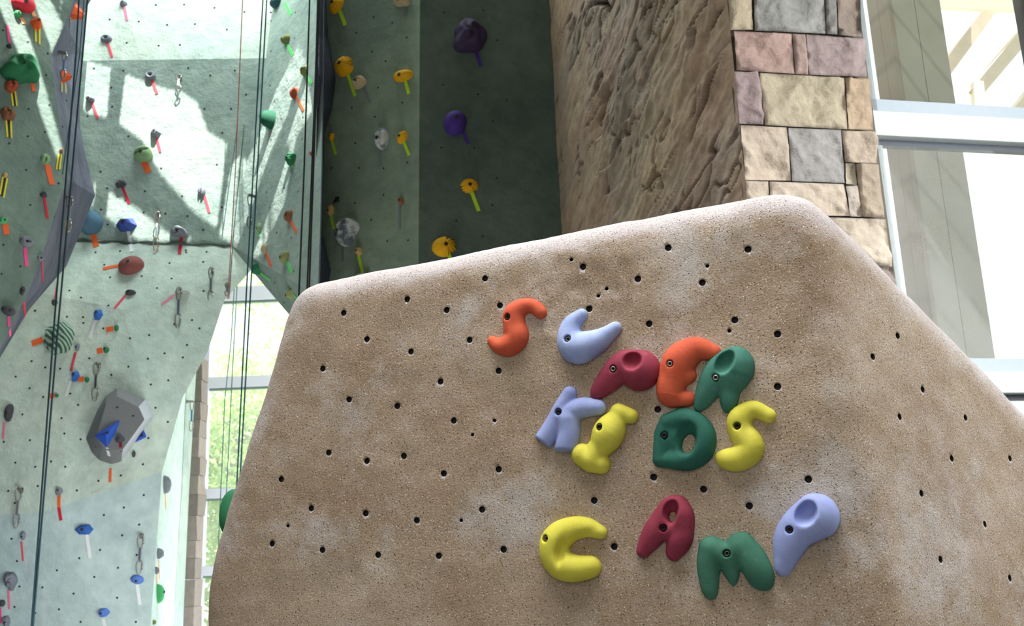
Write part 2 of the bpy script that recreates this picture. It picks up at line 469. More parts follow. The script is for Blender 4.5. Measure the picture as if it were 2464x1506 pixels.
# further courses down to the floor, same stone
zlow = min(b[0][2][2] for b in blocks[-3:]) - .01
o0 = np.array(corner); fd = np.array(front_d)
width = max((b[0][1] - o0).dot(fd) for b in blocks)
z = zlow
while z > 0.02:
    h = min(.3, z); s = 0.0
    while s < width - .05:
        w = min(width - s, .25 + .4 * rng.rand())
        q = [o0 + fd * (s + .006), o0 + fd * (s + w - .006)]
        qs = [q[0].copy(), q[1].copy(), q[1].copy(), q[0].copy()]
        for k, a in enumerate(qs): a[2] = z - .006 if k < 2 else z - h + .006
        blocks.append((qs, tuple((np.array((190, 174, 150)) + rng.randint(-18, 18)).tolist())))
        s += w
    z -= h
fn = np.array(front_n)
for bi, (q, c) in enumerate(blocks):
    ww = np.linalg.norm(q[1] - q[0]); hh = np.linalg.norm(q[3] - q[0])
    nx = max(8, int(ww / .011)); ny = max(8, int(hh / .011))
    a, b = np.meshgrid(np.linspace(0, 1, nx), np.linspace(0, 1, ny), indexing='ij')
    pos = ((1 - a) * (1 - b))[..., None] * q[0] + (a * (1 - b))[..., None] * q[1] + (a * b)[..., None] * q[2] + ((1 - a) * b)[..., None] * q[3]
    ed = np.minimum(np.minimum(a, 1 - a) * ww, np.minimum(b, 1 - b) * hh)
    pil = 1 - np.exp(-ed / .005)
    u = a * ww; v = b * hh; k = bi * 13.7
    u2 = u * .8 + v * .6; v2 = -u * .6 + v * .8
    wq = .25 * fbm(u2 * 4, v2 * 4, u * 0 + k + 21, 2)
    rel = .034 * fbm(u2 * 3 + k, v2 * 5, u * 0 + k, 3) - .045 * np.abs(fbm(u2 * 3.2 + k + wq, v2 * 4.5 + wq, u * 0 + k + 5, 2)) - .02 * np.abs(fbm(u2 * 8 + k + wq, v2 * 10 + wq, u * 0 + k + 9, 2)) + .006 * fbm(u * 25, v * 25, u * 0 + k, 3)
    hgt = pil * np.maximum(.03 + 1.4 * rel, -.035) - .004 * (1 - pil)
    e = .004 * fbm(u * 18 + k, v * 18, u * 0 + 3 + k, 2) * (1 - pil)
    pos = pos + hgt[..., None] * fn + e[..., None] * fd
    base = len(bv)
    bv += pos.reshape(-1, 3).tolist()
    bf += [tuple(base + i for i in f) for f in grid_faces(nx, ny)]
    t = np.clip(.5 + fbm(u2 * 4 + k, v2 * 4, u * 0 + k + 9, 3), 0, 1)[..., None]
    cb = np.array(lin(c)); cb = cb * .9 + .1 * cb.mean(); cb = cb * np.array((.88, .86, .91))
    cols = cb * (.92 + .2 * t) * (.72 + .28 * pil[..., None])
    cols = cols
    bc += cols.reshape(-1, 3).tolist()
stone = mesh_obj('wall_pier_front', bv, bf, vcol_mat('cut stone blocks', .85, 18, .75, .2), None, True, cols=bc)
tag(stone, kind='structure')
# mortar bed behind the blocks and the end of the pier beside the window
m = MB()
cA = corner - front_n * .06; 
zt = 8.6
pw = width + .0
a0 = Vector((cA.x, cA.y, 0)); b0 = a0 + front_d * pw
m.add([a0, b0, b0 + up * zt, a0 + up * zt], [(0, 1, 2, 3)])
end_b = b0 - front_n * .35
m.add([b0, end_b, end_b + up * zt, b0 + up * zt], [(0, 1, 2, 3)])
mo = m.build('trim_pier_mortar', plain('dark mortar', (108, 98, 86), .9))
tag(mo, kind='structure')
# ------------------------------------------------------------------ windows
def root_struct(name, loc):
    o = bpy.data.objects.new(name, None); o.location = loc; COL.objects.link(o); ORG[o] = Vector(loc)
    o['kind'] = 'structure'; return o

wp0 = corner - front_n * .14
def wpt(px, py): return on_plane(px, py, wp0, front_n)
w1 = root_struct('window_1', wpt(2300, 600))
GASK = plain('dark window gasket', (70, 76, 84), .5)
def xz(px, py):
    p = wpt(px, py); return (p - wp0).dot(front_d), p.z
def wbox(name, s0, s1, z0, z1, out, back, mat, bevel=0):
    m = MB(); c = wp0 + front_d * ((s0 + s1) / 2); c = Vector((c.x, c.y, (z0 + z1) / 2)) + front_n * ((out - back) / 2)
    m.box(c, front_d * ((s1 - s0) / 2), front_n * ((out + back) / 2), up * ((z1 - z0) / 2))
    o = m.build(name, mat, w1)
    if bevel:
        b = o.modifiers.new('b', 'BEVEL'); b.width = bevel; b.segments = 2
    return o
SL0 = xz(2118, 500)[0] - .12
SR = 7.2 
rows = [(238, 276, 335, 349), (862, 898, 950, 963)]
zs = []
for t0, t1, t2, t3 in rows:
    px = 2104 if t0 < 500 else 2400
    z0, z1, z2, z3 = [xz(px, y)[1] for y in (t0, t1, t2, t3)]
    wbox('sash_rail', SL0, SR, z1, z0, .0, .05, ALU2)
    wbox('mullion', SL0, SR, z2, z1, .07, .08, ALU, .006)
    wbox('gasket', SL0, SR, z3, z2, .0, .05, GASK)
    zs.append((z0, z3))
sv_, _ = xz(2456, 0)
wbox('upright', sv_, sv_ + .1, 0, 7.2, .05, .08, plain('dark frame', (96, 84, 92), .5))  # upright in a darker colour than the other frame parts
s_, _ = xz(2076, 0); 
wbox('jamb', s_ - .05, s_ + .0, 0, 7.2, .0, .06, ALU)
edges = [(zs[0][0], 7.2), (zs[1][0], zs[0][1]), (0, zs[1][1])]
for a_, b_ in edges:
    m = MB(); p = wp0 + front_d * SL0; q = wp0 + front_d * SR
    m.add([(p.x, p.y, a_), (q.x, q.y, a_), (q.x, q.y, b_), (p.x, p.y, b_)], [(0, 1, 2, 3)])
    g = mesh_obj('pane', m.v, m.f, GLASS, w1)

WY = 15.0
w2 = root_struct('window_2', at(600, 1000, WY))
FR2 = plain('pale window frame', (222, 222, 236), .5, .04)
def w2box(name, x0, x1, y0, y1, mat, out=.08, back=.06, Y=WY, zlo=None):
    a = at(x0, y1, Y); b = at(x1, y0, Y)
    z0 = at((x0 + x1) / 2, y1, Y).z; z1 = at((x0 + x1) / 2, y0, Y).z
    m = MB(); m.box(Vector(((a.x + b.x) / 2, Y + (back - out) / 2, (z0 + z1) / 2)), Vector(((b.x - a.x) / 2, 0, 0)), Vector((0, (out + back) / 2, 0)), Vector((0, 0, (z1 - z0) / 2)))
    return m.build(name, mat, w2)
for y0, y1 in ((690, 722), (905, 930), (1172, 1195), (1357, 1380)):
    w2box('mullion', 470, 800, y0, y1, FR2)
    w2box('gasket', 470, 800, y1, y1 + 5, plain('green grey gasket', (120, 140, 130), .6), .02)
# jamb follows the true vertical
jt = at(493, 870, WY); 
m = MB(); m.box(Vector((jt.x, WY, 4.0)), Vector((.085, 0, 0)), Vector((0, .07, 0)), Vector((0, 0, 4.0))); m.build('jamb', FR2, w2)
pz = [at(600, y, WY).z for y in (600, 690, 727, 905, 935, 1172, 1200, 1357, 1385, 1560)]
x0 = jt.x + .08; x1 = at(800, 900, WY).x
for k in range(0, 10, 2):
    mesh_obj('pane', [(x0, WY, pz[k + 1]), (x1, WY, pz[k + 1]), (x1, WY, pz[k]), (x0, WY, pz[k])], [(0, 1, 2, 3)], GLASS2, w2)
# thin stone pier by that window
m = MB()
sp = [at(478, 880, 14.2), at(452, 905, 14.0)]
ptsA = [at(479, 872, 13.6), at(456, 960, 13.6)]
xx = at(466, 1000, 13.6).x
zz0 = 0.0; k = 0
scols = []; vv = []; ff = []
ztop = at(474, 860, 13.6).z
while zz0 < ztop:
    h = .22 + .12 * rng.rand(); w0 = .085 + .02 * rng.rand()
    b0_ = len(vv); c = np.array(lin((150, 140, 132))) * (.7 + .3 * rng.rand())
    for dx in (-1, 1):
        for dy in (-1, 1):
            for dz in (0, 1):
                vv.append((xx + dx * w0 + .01 * rng.randn(), 13.75 + dy * .15, min(ztop, zz0 + dz * (h - .004)))); scols.append(c)
    ff += [tuple(b0_ + i for i in q) for q in ((0, 1, 3, 2), (4, 6, 7, 5), (0, 4, 5, 1), (2, 3, 7, 6), (0, 2, 6, 4), (1, 5, 7, 3))]
    zz0 += h
tp = recalc(mesh_obj('trim_far_stone', vv, ff, MAT.setdefault('stone3', vcol_mat('pale far stone', .9, 12, .4, .2)), None, False, cols=scols))
tag(tp, kind='structure')

# ------------------------------------------------------------------ outside
gm = plaster('sunny gravel', (206, 206, 190), (180, 184, 160), 2)
tag(mesh_obj('ground_outside', [(-60, 15.4, -.1), (60, 15.4, -.1), (60, 80, -.1), (-60, 80, -.1)], [(0, 1, 2, 3)], gm), kind='structure')
tag(mesh_obj('ground_terrace', [(3.2, 7.6, -.1), (40, 13, -.1), (40, 15.3, -.1), (3.2, 15.3, -.1)], [(0, 1, 2, 3)], gm), kind='structure')

def leaf_mat(n, c):
    a = N(n); c = lin(c)
    f = a.noise(1.2, 3, .5)
    col = a.mix(f, tuple(x * .7 for x in c), c)
    a.fin(col, .6)
    t = a.n('ShaderNodeBsdfTranslucent'); a.l(col, t.inputs[0])
    mx = a.n('ShaderNodeMixShader'); mx.inputs[0].default_value = .45
    a.l(a.b.outputs[0], mx.inputs[1]); a.l(t.outputs[0], mx.inputs[2]); a.l(mx.outputs[0], a.out.inputs[0])
    return a.m
def tree(px, Y, rad, ztop, n, label, col, seed):
    r = np.random.RandomState(seed)
    base = at(px, 1300, Y); base.z = -.1
    t = empty('tree', base, label, 'tree', 'trees beyond the far window')
    m = MB(); pts = [base + Vector((.1 * math.sin(i), .08 * i, ztop * .8 * i / 5)) for i in range(6)]
    m.tube(pts, [.16, .14, .12, .09, .06, .03], 8)
    for i in range(7):
        p = base + Vector((0, 0, ztop * (.25 + .09 * i))); an = i * 2.4
        m.tube([p, p + Vector((math.cos(an) * rad * .4, math.sin(an) * rad * .4, .4)), p + Vector((math.cos(an) * rad * .75, math.sin(an) * rad * .75, .7))], [.05, .03, .012], 6)
    m.build('trunk', plain('bark', (130, 120, 104), .9, .3, .6), t, True)
    v = []; f = []
    cl = [(r.randn(3) * np.array((rad * .45, rad * .45, ztop * .2)) + np.array((0, 0, ztop * .58)), .35 + .35 * r.rand()) for _ in range(46)]
    for i in range(n):
        c, s = cl[r.randint(len(cl))]
        p = np.array(base) + c + r.randn(3) * s * .55
        a = r.randn(3); a /= np.linalg.norm(a); b = np.cross(a, r.randn(3)); b /= np.linalg.norm(b)
        L = .05 + .05 * r.rand(); W = L * .45; k = len(v)
        v += [p - a * L, p + b * W, p + a * L, p - b * W]; f.append((k, k + 1, k + 2, k + 3))
    mesh_obj('foliage', v, f, leaf_mat('sunlit leaves ' + str(seed), col), t)
tree(560, 19.5, 1.1, 5.6, 9000, 'pale green leafy tree behind the lower panes of the far window', (190, 222, 140), 11)
tree(690, 25.0, 1.2, 8.0, 7000, 'taller sunlit tree at the right behind the upper panes', (196, 224, 150), 12)
tree(515, 33.0, 2.0, 8.5, 6000, 'hazy tree behind the left edge of the far window', (200, 224, 170), 13)

# post outside the right hand window
YP = 8.7
pa, pb, pc = at(2084, 0, 9.15), at(2136, 0, 8.75), at(2261, 0, 8.95)
pd = pa + (pc - pb)
base = Vector(((pa.x + pc.x) / 2, (pa.y + pc.y) / 2, -.1))
post = empty('terrace_post', base, 'tall grey green boarded post standing outside the right window', 'post')
def boards(name, a, b, mat, nb):
    m = MB(); a = Vector((a.x, a.y, -.1)); b = Vector((b.x, b.y, -.1)); d_ = b - a
    nrm = Vector((d_.y, -d_.x, 0)).normalized()
    for i in range(nb):
        s = a + d_ * (i / nb) + d_ * (.006); e = a + d_ * ((i + 1) / nb) - d_ * (.006)
        c = (s + e) / 2 - nrm * .02 + up * 3.6
        m.box(c, (e - s) / 2, nrm * .02, up * 3.6)
    return m.build(name, mat, post)
def board_mat(n, c, c2):
    a = N(n)
    mp = a.n('ShaderNodeMapping'); a.l(a.co(), mp.inputs[0]); mp.inputs['Rotation'].default_value = (0, math.radians(38), 0)
    w = a.n('ShaderNodeTexWave'); w.inputs['Scale'].default_value = .9; w.inputs['Distortion'].default_value = 1.2; w.inputs['Detail'].default_value = 2
    a.l(mp.outputs[0], w.inputs[0])
    ln = a.ramp(w.outputs['Fac'], [(0, BW(.78)), (.08, BW(1))])
    f = a.noise(3, 6, .65)
    col = a.mix(f, lin(c2), lin(c)); col = a.mix(1.0, col, ln, 'MULTIPLY')
    return a.fin(col, .8)
boards('board_face', pa, pb, board_mat('weathered brown boards', (162, 146, 132), (142, 126, 114)), 2)
boards('board_face', pb, pc, board_mat('weathered grey green boards', (168, 162, 146), (148, 144, 130)), 2)
boards('board_face', pc, pd, board_mat('weathered brown boards', (162, 146, 132), (142, 126, 114)), 2)
boards('board_face', pd, pa, board_mat('weathered brown boards', (162, 146, 132), (142, 126, 114)), 2)

WOOD = plain('sun bleached timber', (222, 208, 190), .75, .12, .3, 8)
pg = empty('pergola', at(2400, 100, 12), 'pale timber pergola rafters outside the top right pane', 'pergola')
def beam(name, p, q, w, d_):
    m = MB(); m.bar(p, q, w, d_, (0, 1, .3)); m.build(name, WOOD, pg)
beam('header_beam', at(2190, 5, 12.5), at(2640, 22, 11.6), .15, .12)
beam('rafter', at(2392, 6, 12.3), at(2272, 170, 12.6), .17, .14)
beam('rafter', at(2500, 40, 12.0), at(2338, 232, 12.5), .17, .14)
beam('rafter', at(2620, 50, 12.0), at(2440, 280, 12.5), .17, .14)
_q = at(2200, 5, 12.5); m = MB(); m.bar((_q.x, _q.y, -.1), _q, .14, .14); m.build('pergola_post', WOOD, pg)
beam('bracket', at(2350, 200, 12.4), at(2357, 300, 12.4), .13, .12)
beam('header_beam', at(2255, -160, 12.6), at(2640, -150, 12.0), .15, .12)

# ------------------------------------------------------------------ room shell
H = 11.2
SUN = Vector((-.17, .42, -.89)).normalized()
PATCH = [
 [(204, 146), (266, 163), (257, 282), (215, 272), (197, 262)],
 [(176, 150), (199, 146), (192, 258), (176, 250)],
 [(302, 180), (398, 214), (440, 222), (475, 248), (500, 318), (546, 345), (522, 545), (470, 512), (390, 422), (340, 335), (287, 297)],
 [(262, 462), (330, 502), (400, 560), (470, 578), (400, 582), (340, 578), (300, 560), (257, 518)],
 [(716, 112), (742, 165), (648, 372), (612, 480), (572, 588), (558, 586), (566, 500), (582, 375), (622, 330), (660, 228)],
 [(556, 400), (577, 375), (556, 580), (528, 568)],
 [(766, 66), (766, 180), (712, 330), (684, 490), (626, 610), (607, 618), (662, 470), (700, 345), (690, 340), (738, 200)],
 [(0, -10), (32, -10), (88, 140), (152, 365), (138, 382), (108, 300), (58, 160), (-8, 0)],
 [(76, -10), (116, -10), (152, 62), (124, 128), (118, 100)],
 [(160, 72), (178, 115), (170, 225), (134, 150)],
 [(166, 386), (228, 430), (229, 470), (222, 492), (167, 436)],
]
holes = []  # unseen ceiling openings, shaped so the sun patches land on the walls
for P_ in PATCH:
    q = []
    for x, y in P_:
        h = hit(x, y)
        if h is None: continue
        L = h[0]; t = (H - L.z) / SUN.z
        w = L + SUN * t
        q.append((w.x, w.y))
    holes.append(np.array(q))
def inside(poly, X, Y):
    c = np.zeros(X.shape, bool); n = len(poly); j = n - 1
    for i in range(n):
        xi, yi = poly[i]; xj, yj = poly[j]
        with np.errstate(divide='ignore', invalid='ignore'):
            c ^= ((yi > Y) != (yj > Y)) & (X < (xj - xi) * (Y - yi) / (yj - yi + 1e-12) + xi)
        j = i
    return c
allh = np.concatenate(holes)
hx0, hy0 = allh.min(0) - .2; hx1, hy1 = allh.max(0) + .2
cs = .012
gx = np.arange(hx0, hx1 + cs, cs); gy = np.arange(hy0, hy1 + cs, cs)
cx_, cy_ = np.meshgrid((gx[:-1] + gx[1:]) / 2, (gy[:-1] + gy[1:]) / 2, indexing='ij')
op = np.zeros(cx_.shape, bool)
for q in holes: op |= inside(q, cx_, cy_)
V = [(x, y, H) for x in gx for y in gy]; ny_ = len(gy); Fc = []
for i in range(len(gx) - 1):
    for j in range(ny_ - 1):
        if not op[i, j]: Fc.append((i * ny_ + j, (i + 1) * ny_ + j, (i + 1) * ny_ + j + 1, i * ny_ + j + 1))
def rect(x0, y0, x1, y1):
    k = len(V); V.extend([(x0, y0, H), (x1, y0, H), (x1, y1, H), (x0, y1, H)]); Fc.append((k, k + 1, k + 2, k + 3))
X0, X1, Y0, Y1 = -9.0, 1.5, -5.0, 15.1
gx1, gy1 = gx[-1], gy[-1]
rect(X0, Y0, X1, hy0); rect(X0, gy1, X1, Y1); rect(X0, hy0, hx0, gy1); rect(gx1, hy0, X1, gy1)
rect(X1, Y0, 9.4, 6.9); rect(2.2, 6.9, 9.4, 10.4)  # last rect is an unseen overhang added to keep sun off the post
CEIL = plaster('white ceiling', (225, 226, 222))
tag(mesh_obj('ceiling', V, Fc, CEIL), kind='structure')
FLR = plaster('grey gym flooring', (128, 128, 130), (110, 110, 114))
tag(mesh_obj('floor', [(X0, Y0, 0), (8.4, Y0, 0), (8.4, 7.2, 0), (3.0, 7.2, 0), (3.0, 15.1, 0), (X0, 15.1, 0)], [(0, 1, 2, 3, 4, 5)], FLR), kind='structure')
WW = plaster('off white wall', (206, 206, 198))
tag(mesh_obj('wall_behind', [(X0, Y0, 0), (8.4, Y0, 0), (8.4, Y0, H), (X0, Y0, H)], [(0, 1, 2, 3)], WW), kind='structure')
tag(mesh_obj('wall_far_left', [(X0, Y0, 0), (X0, 15.1, 0), (X0, 15.1, H), (X0, Y0, H)], [(0, 1, 2, 3)], WW), kind='structure')
tag(mesh_obj('wall_far_right', [(8.4, Y0, 0), (8.4, 7.2, 0), (8.4, 7.2, H), (8.4, Y0, H)], [(0, 1, 2, 3)], WW), kind='structure')
# solid wall above the right window and beside the far one
p, q = wp0 + front_d * 0, wp0 + front_d * 7.2
tag(mesh_obj('wall_right_upper', [(p.x, p.y, 7.2), (q.x, q.y, 7.2), (q.x, q.y, H), (p.x, p.y, H)], [(0, 1, 2, 3)], WW), kind='structure')
# ------------------------------------------------------------------ foreground boulder
FN = Vector((-.33, -.94, -.05)).normalized()
FP = at(1400, 1000, 3.1)
def onf(px, py, h=0.0): return on_plane(px, py, FP + FN * h, FN)
FX = Vector((0, 0, 1)).cross(FN).normalized()
if FX.x < 0: FX = -FX
FY = FN.cross(FX).normalized()
if FY.z < 0: FY = -FY

def back(px, py, Y): return at(px, py, Y)
A = onf(706, 690); B = onf(1935, 447); L1 = onf(500, 1378); L0 = onf(462, 2560)
Tm = onf(1340, 568)
C = onf(2330, 2560)
Dp = at(2640, 1165, 3.75)
_rn = (B - C).cross(Dp - C).normalized(); D0 = on_plane(3120, 2560, C, _rn)
fr = [A, Tm, B, L1, L0, C, Dp, D0]
bk = [back(770, 745, A.y + 1.2), back(1340, 610, Tm.y + 1.2), back(1910, 530, B.y + 1.2), back(570, 1390, L1.y + 1.2), back(530, 2200, L0.y + 1.2), back(2600, 1240, 5.2), back(3000, 2200, 5.2)]
bm = bmesh.new()
for p in fr + bk:
    p = Vector(p); p.z = max(p.z, .0)
    bm.verts.new(p)
bmesh.ops.convex_hull(bm, input=bm.verts)
lo_ = [v for v in bm.verts if not v.link_faces]
bmesh.ops.delete(bm, geom=lo_, context='VERTS')
bmesh.ops.dissolve_limit(bm, angle_limit=math.radians(3), verts=bm.verts, edges=bm.edges)
ed = [e for e in bm.edges if len(e.link_faces) == 2 and e.calc_face_angle() > math.radians(8)]
bmesh.ops.bevel(bm, geom=ed, offset=.085, offset_type='OFFSET', segments=7, profile=.5, affect='EDGES', clamp_overlap=True)
me = bpy.data.meshes.new('climbing_boulder'); bm.to_mesh(me); bm.free()
tmp = bpy.data.objects.new('climbing_boulder', me); COL.objects.link(tmp)
rm = tmp.modifiers.new('r', 'REMESH'); rm.mode = 'VOXEL'; rm.voxel_size = .014; rm.use_smooth_shade = True
sm = tmp.modifiers.new('s', 'SMOOTH'); sm.iterations = 12; sm.factor = .5
dg = bpy.context.evaluated_depsgraph_get()
me2 = bpy.data.meshes.new_from_object(tmp.evaluated_get(dg)); 
tmp.modifiers.clear()
n = len(me2.vertices); co = np.empty(n * 3); me2.vertices.foreach_get('co', co); co = co.reshape(-1, 3)
no = np.empty(n * 3); me2.vertices.foreach_get('normal', no); no = no.reshape(-1, 3)
dd = .010 * fbm(co[:, 0] * 2.2, co[:, 1] * 2.2, co[:, 2] * 2.2, 3) + .0045 * fbm(co[:, 0] * 11, co[:, 1] * 11, co[:, 2] * 11, 3)
# trowel ripples in two rough bands of the face
fu = (co - np.array(FP)) @ np.array(FX); fv = (co - np.array(FP)) @ np.array(FY)
rip = np.clip(fbm(fu * 2.1, fv * 2.1, fu * 0 + 40, 2) * 4 - .5, 0, 1) * np.clip((no @ np.array(FN) - .9) / .08, 0, 1)
dd += rip * .004 * vnoise(fu * 42, fv * 30 + fu * 20, fu * 0)
co2 = co + no * dd[:, None]
co2[:, 2] = np.maximum(co2[:, 2], 0.0)
me2.vertices.foreach_set('co', co2.ravel()); me2.update()
bpy.data.objects.remove(tmp)
boulder_m = boulder_mat()
me2.materials.clear(); me2.materials.append(boulder_m); me2.materials.append(HOLE)
boulder = bpy.data.objects.new('climbing_boulder', me2); COL.objects.link(boulder); ORG[boulder] = Vector((0, 0, 0))
tag(boulder, 'big tan textured climbing boulder filling the foreground with lettered holds', 'climbing boulder')
BT = BVHTree.FromPolygons([tuple(v.co) for v in me2.vertices], [tuple(p.vertices) for p in me2.polygons])
def bhit(px, py):
    d = ray(px, py); l, nn, i, ds = BT.ray_cast(CAM, d)
    return l, nn

NUTS = [(1608,596),(1800,600),(1403,642),(1167,670),(1535,671),(1690,680),(980,720),(1075,746),(827,753),(1203,735),(1418,743),(1562,779),(1768,770),(883,816),(1130,818),(1871,804),(989,846),(777,887),(1200,892),(1060,918),(1871,930),(840,961),(956,977),(1092,1012),(1583,985),(791,1089),(883,1109),(972,1097),(677,1153),(1068,1139),(1200,1129),(1573,1148),(1693,1177),(1945,1153),(749,1223),(880,1235),(1003,1252),(1160,1226),(1430,1204),(1803,1217),(655,1308),(776,1323),(910,1335),(1056,1337),(1212,1322),(1478,1315),
 (2160,808),(2100,858),(2220,937),(2165,1003),(2323,1005),(2290,1103),(2430,1103),(2217,1187),(2370,1261),(2263,1346),(2430,1391)]
SMALL = [(1460,695),(1440,712),(1375,625),(1755,796),(693,1265),(1110,1252),(1190,1012),(1137,1046),(1702,640)]
cut = MB(); cups = []
for i, (x, y) in enumerate(NUTS + SMALL):
    l, nn = bhit(x, y)
    if l is None: continue
    r = .0098 if i < len(NUTS) else .0055
    cut.cyl(l + nn * .02, -nn, r * 1.12, .02 + (.03 if r > .01 else .012), 16, r)
    cups.append((l, nn, r))
cm = bpy.data.meshes.new('cut'); cm.from_pydata([tuple(v) for v in cut.v], [], cut.f)
cm.materials.append(boulder_m); cm.materials.append(HOLE)
cm.polygons.foreach_set('material_index', [1] * len(cm.polygons))
co_ = bpy.data.objects.new('cut', cm); COL.objects.link(co_); recalc(co_)
bo = boulder.modifiers.new('b', 'BOOLEAN'); bo.operation = 'DIFFERENCE'; bo.object = co_; bo.solver = 'EXACT'
dg = bpy.context.evaluated_depsgraph_get()
me3 = bpy.data.meshes.new_from_object(boulder.evaluated_get(dg))
boulder.modifiers.clear()
print('boulder', len(me2.polygons), len(me3.polygons), [m.name for m in me3.materials])
boulder.data = me3; me3.name = 'climbing_boulder'
bpy.data.objects.remove(co_)
for l, nn, r in cups:
    if r < .01: continue
    m = MB(); c = l - nn * .027
    x = nn.cross(Vector((0, 0, 1))).normalized(); y = nn.cross(x)
    ri, ro = r * .5, r * .93
    ring = [(c + (x * math.cos(a) + y * math.sin(a)) * ro, c + (x * math.cos(a) + y * math.sin(a)) * ri, c - nn * .002 + (x * math.cos(a) + y * math.sin(a)) * ri) for a in [2 * math.pi * k / 14 for k in range(14)]]
    vs = [p for t in ring for p in t] + [c - nn * .002]
    fs = []
    for k in range(14):
        k2 = (k + 1) % 14
        fs += [(k * 3, k2 * 3, k2 * 3 + 1, k * 3 + 1), (k * 3 + 1, k2 * 3 + 1, k2 * 3 + 2, k * 3 + 2), (k * 3 + 2, k2 * 3 + 2, 42)]
    m.add(vs, fs); m.build('bolt_hole', plain('dull threaded insert', (66, 62, 58), .6, .1, .05, metal=.4), boulder)

# ------------------------------------------------------------------ letter holds (signed distance field -> surface nets)
def surface_nets(Fv, org, h):
    ins = Fv < 0
    nx, ny, nz = Fv.shape
    offs = [(0,0,0),(1,0,0),(0,1,0),(1,1,0),(0,0,1),(1,0,1),(0,1,1),(1,1,1)]
    E = [(0,1),(2,3),(4,5),(6,7),(0,2),(1,3),(4,6),(5,7),(0,4),(1,5),(2,6),(3,7)]
    def cv(A_, o): return A_[o[0]:nx-1+o[0], o[1]:ny-1+o[1], o[2]:nz-1+o[2]]
    acc = np.zeros((nx-1, ny-1, nz-1, 3)); cnt = np.zeros((nx-1, ny-1, nz-1))
    for a, b in E:
        oa, ob = offs[a], offs[b]; fa, fb = cv(Fv, oa), cv(Fv, ob)
        m_ = (fa < 0) != (fb < 0)
        t = np.where(m_, fa / (fa - fb + 1e-20), 0)
        for k in range(3): acc[..., k] += np.where(m_, oa[k] + t * (ob[k] - oa[k]), 0)
        cnt += m_
    msk = cnt > 0
    idx = -np.ones(msk.shape, int); idx[msk] = np.arange(msk.sum())
    I = np.argwhere(msk)
    P_ = (I + acc[msk] / cnt[msk][:, None]) * h + org
    faces = []
    for ax in range(3):
        o = [0, 0, 0]; o[ax] = 1
        sl0 = [slice(1, -1)] * 3; sl1 = [slice(1, -1)] * 3
        sl0[ax] = slice(0, -1); sl1[ax] = slice(1, None)
        a_ = ins[tuple(sl0)]; b_ = ins[tuple(sl1)]
        w = np.argwhere(a_ != b_)
        base = w + 1; base[:, ax] -= 1
        u_, v_ = [(1, 2), (2, 0), (0, 1)][ax]
        def g(du, dv):
            q = base.copy(); q[:, u_] -= du; q[:, v_] -= dv
            return idx[q[:, 0], q[:, 1], q[:, 2]]
        q = np.stack([g(1, 1), g(0, 1), g(0, 0), g(1, 0)], 1)
        flip = b_[tuple(w.T)]
        q[flip] = q[flip][:, ::-1]
        faces.append(q)
    Fq = np.concatenate(faces); Fq = Fq[(Fq >= 0).all(1)]
    return P_, Fq

def smin(a, b, k):
    h = np.clip(.5 + .5 * (b - a) / k, 0, 1)
    return b + (a - b) * h - k * h * (1 - h)
def smax(a, b, k): return -smin(-a, -b, k)

def za(x, y): return 1120 + x / 3.0125, 680 + y / 3.0125
def zb(x, y): return 1240 + x / 3.005, 1130 + y / 3.005
PXM = 3.1 / F / 3.01       # metres for one zoom pixel at the face
def uv(pt, zz, h=.018):
    p = onf(*zz(*pt), h) - FP
    return p.dot(FX), p.dot(FY)

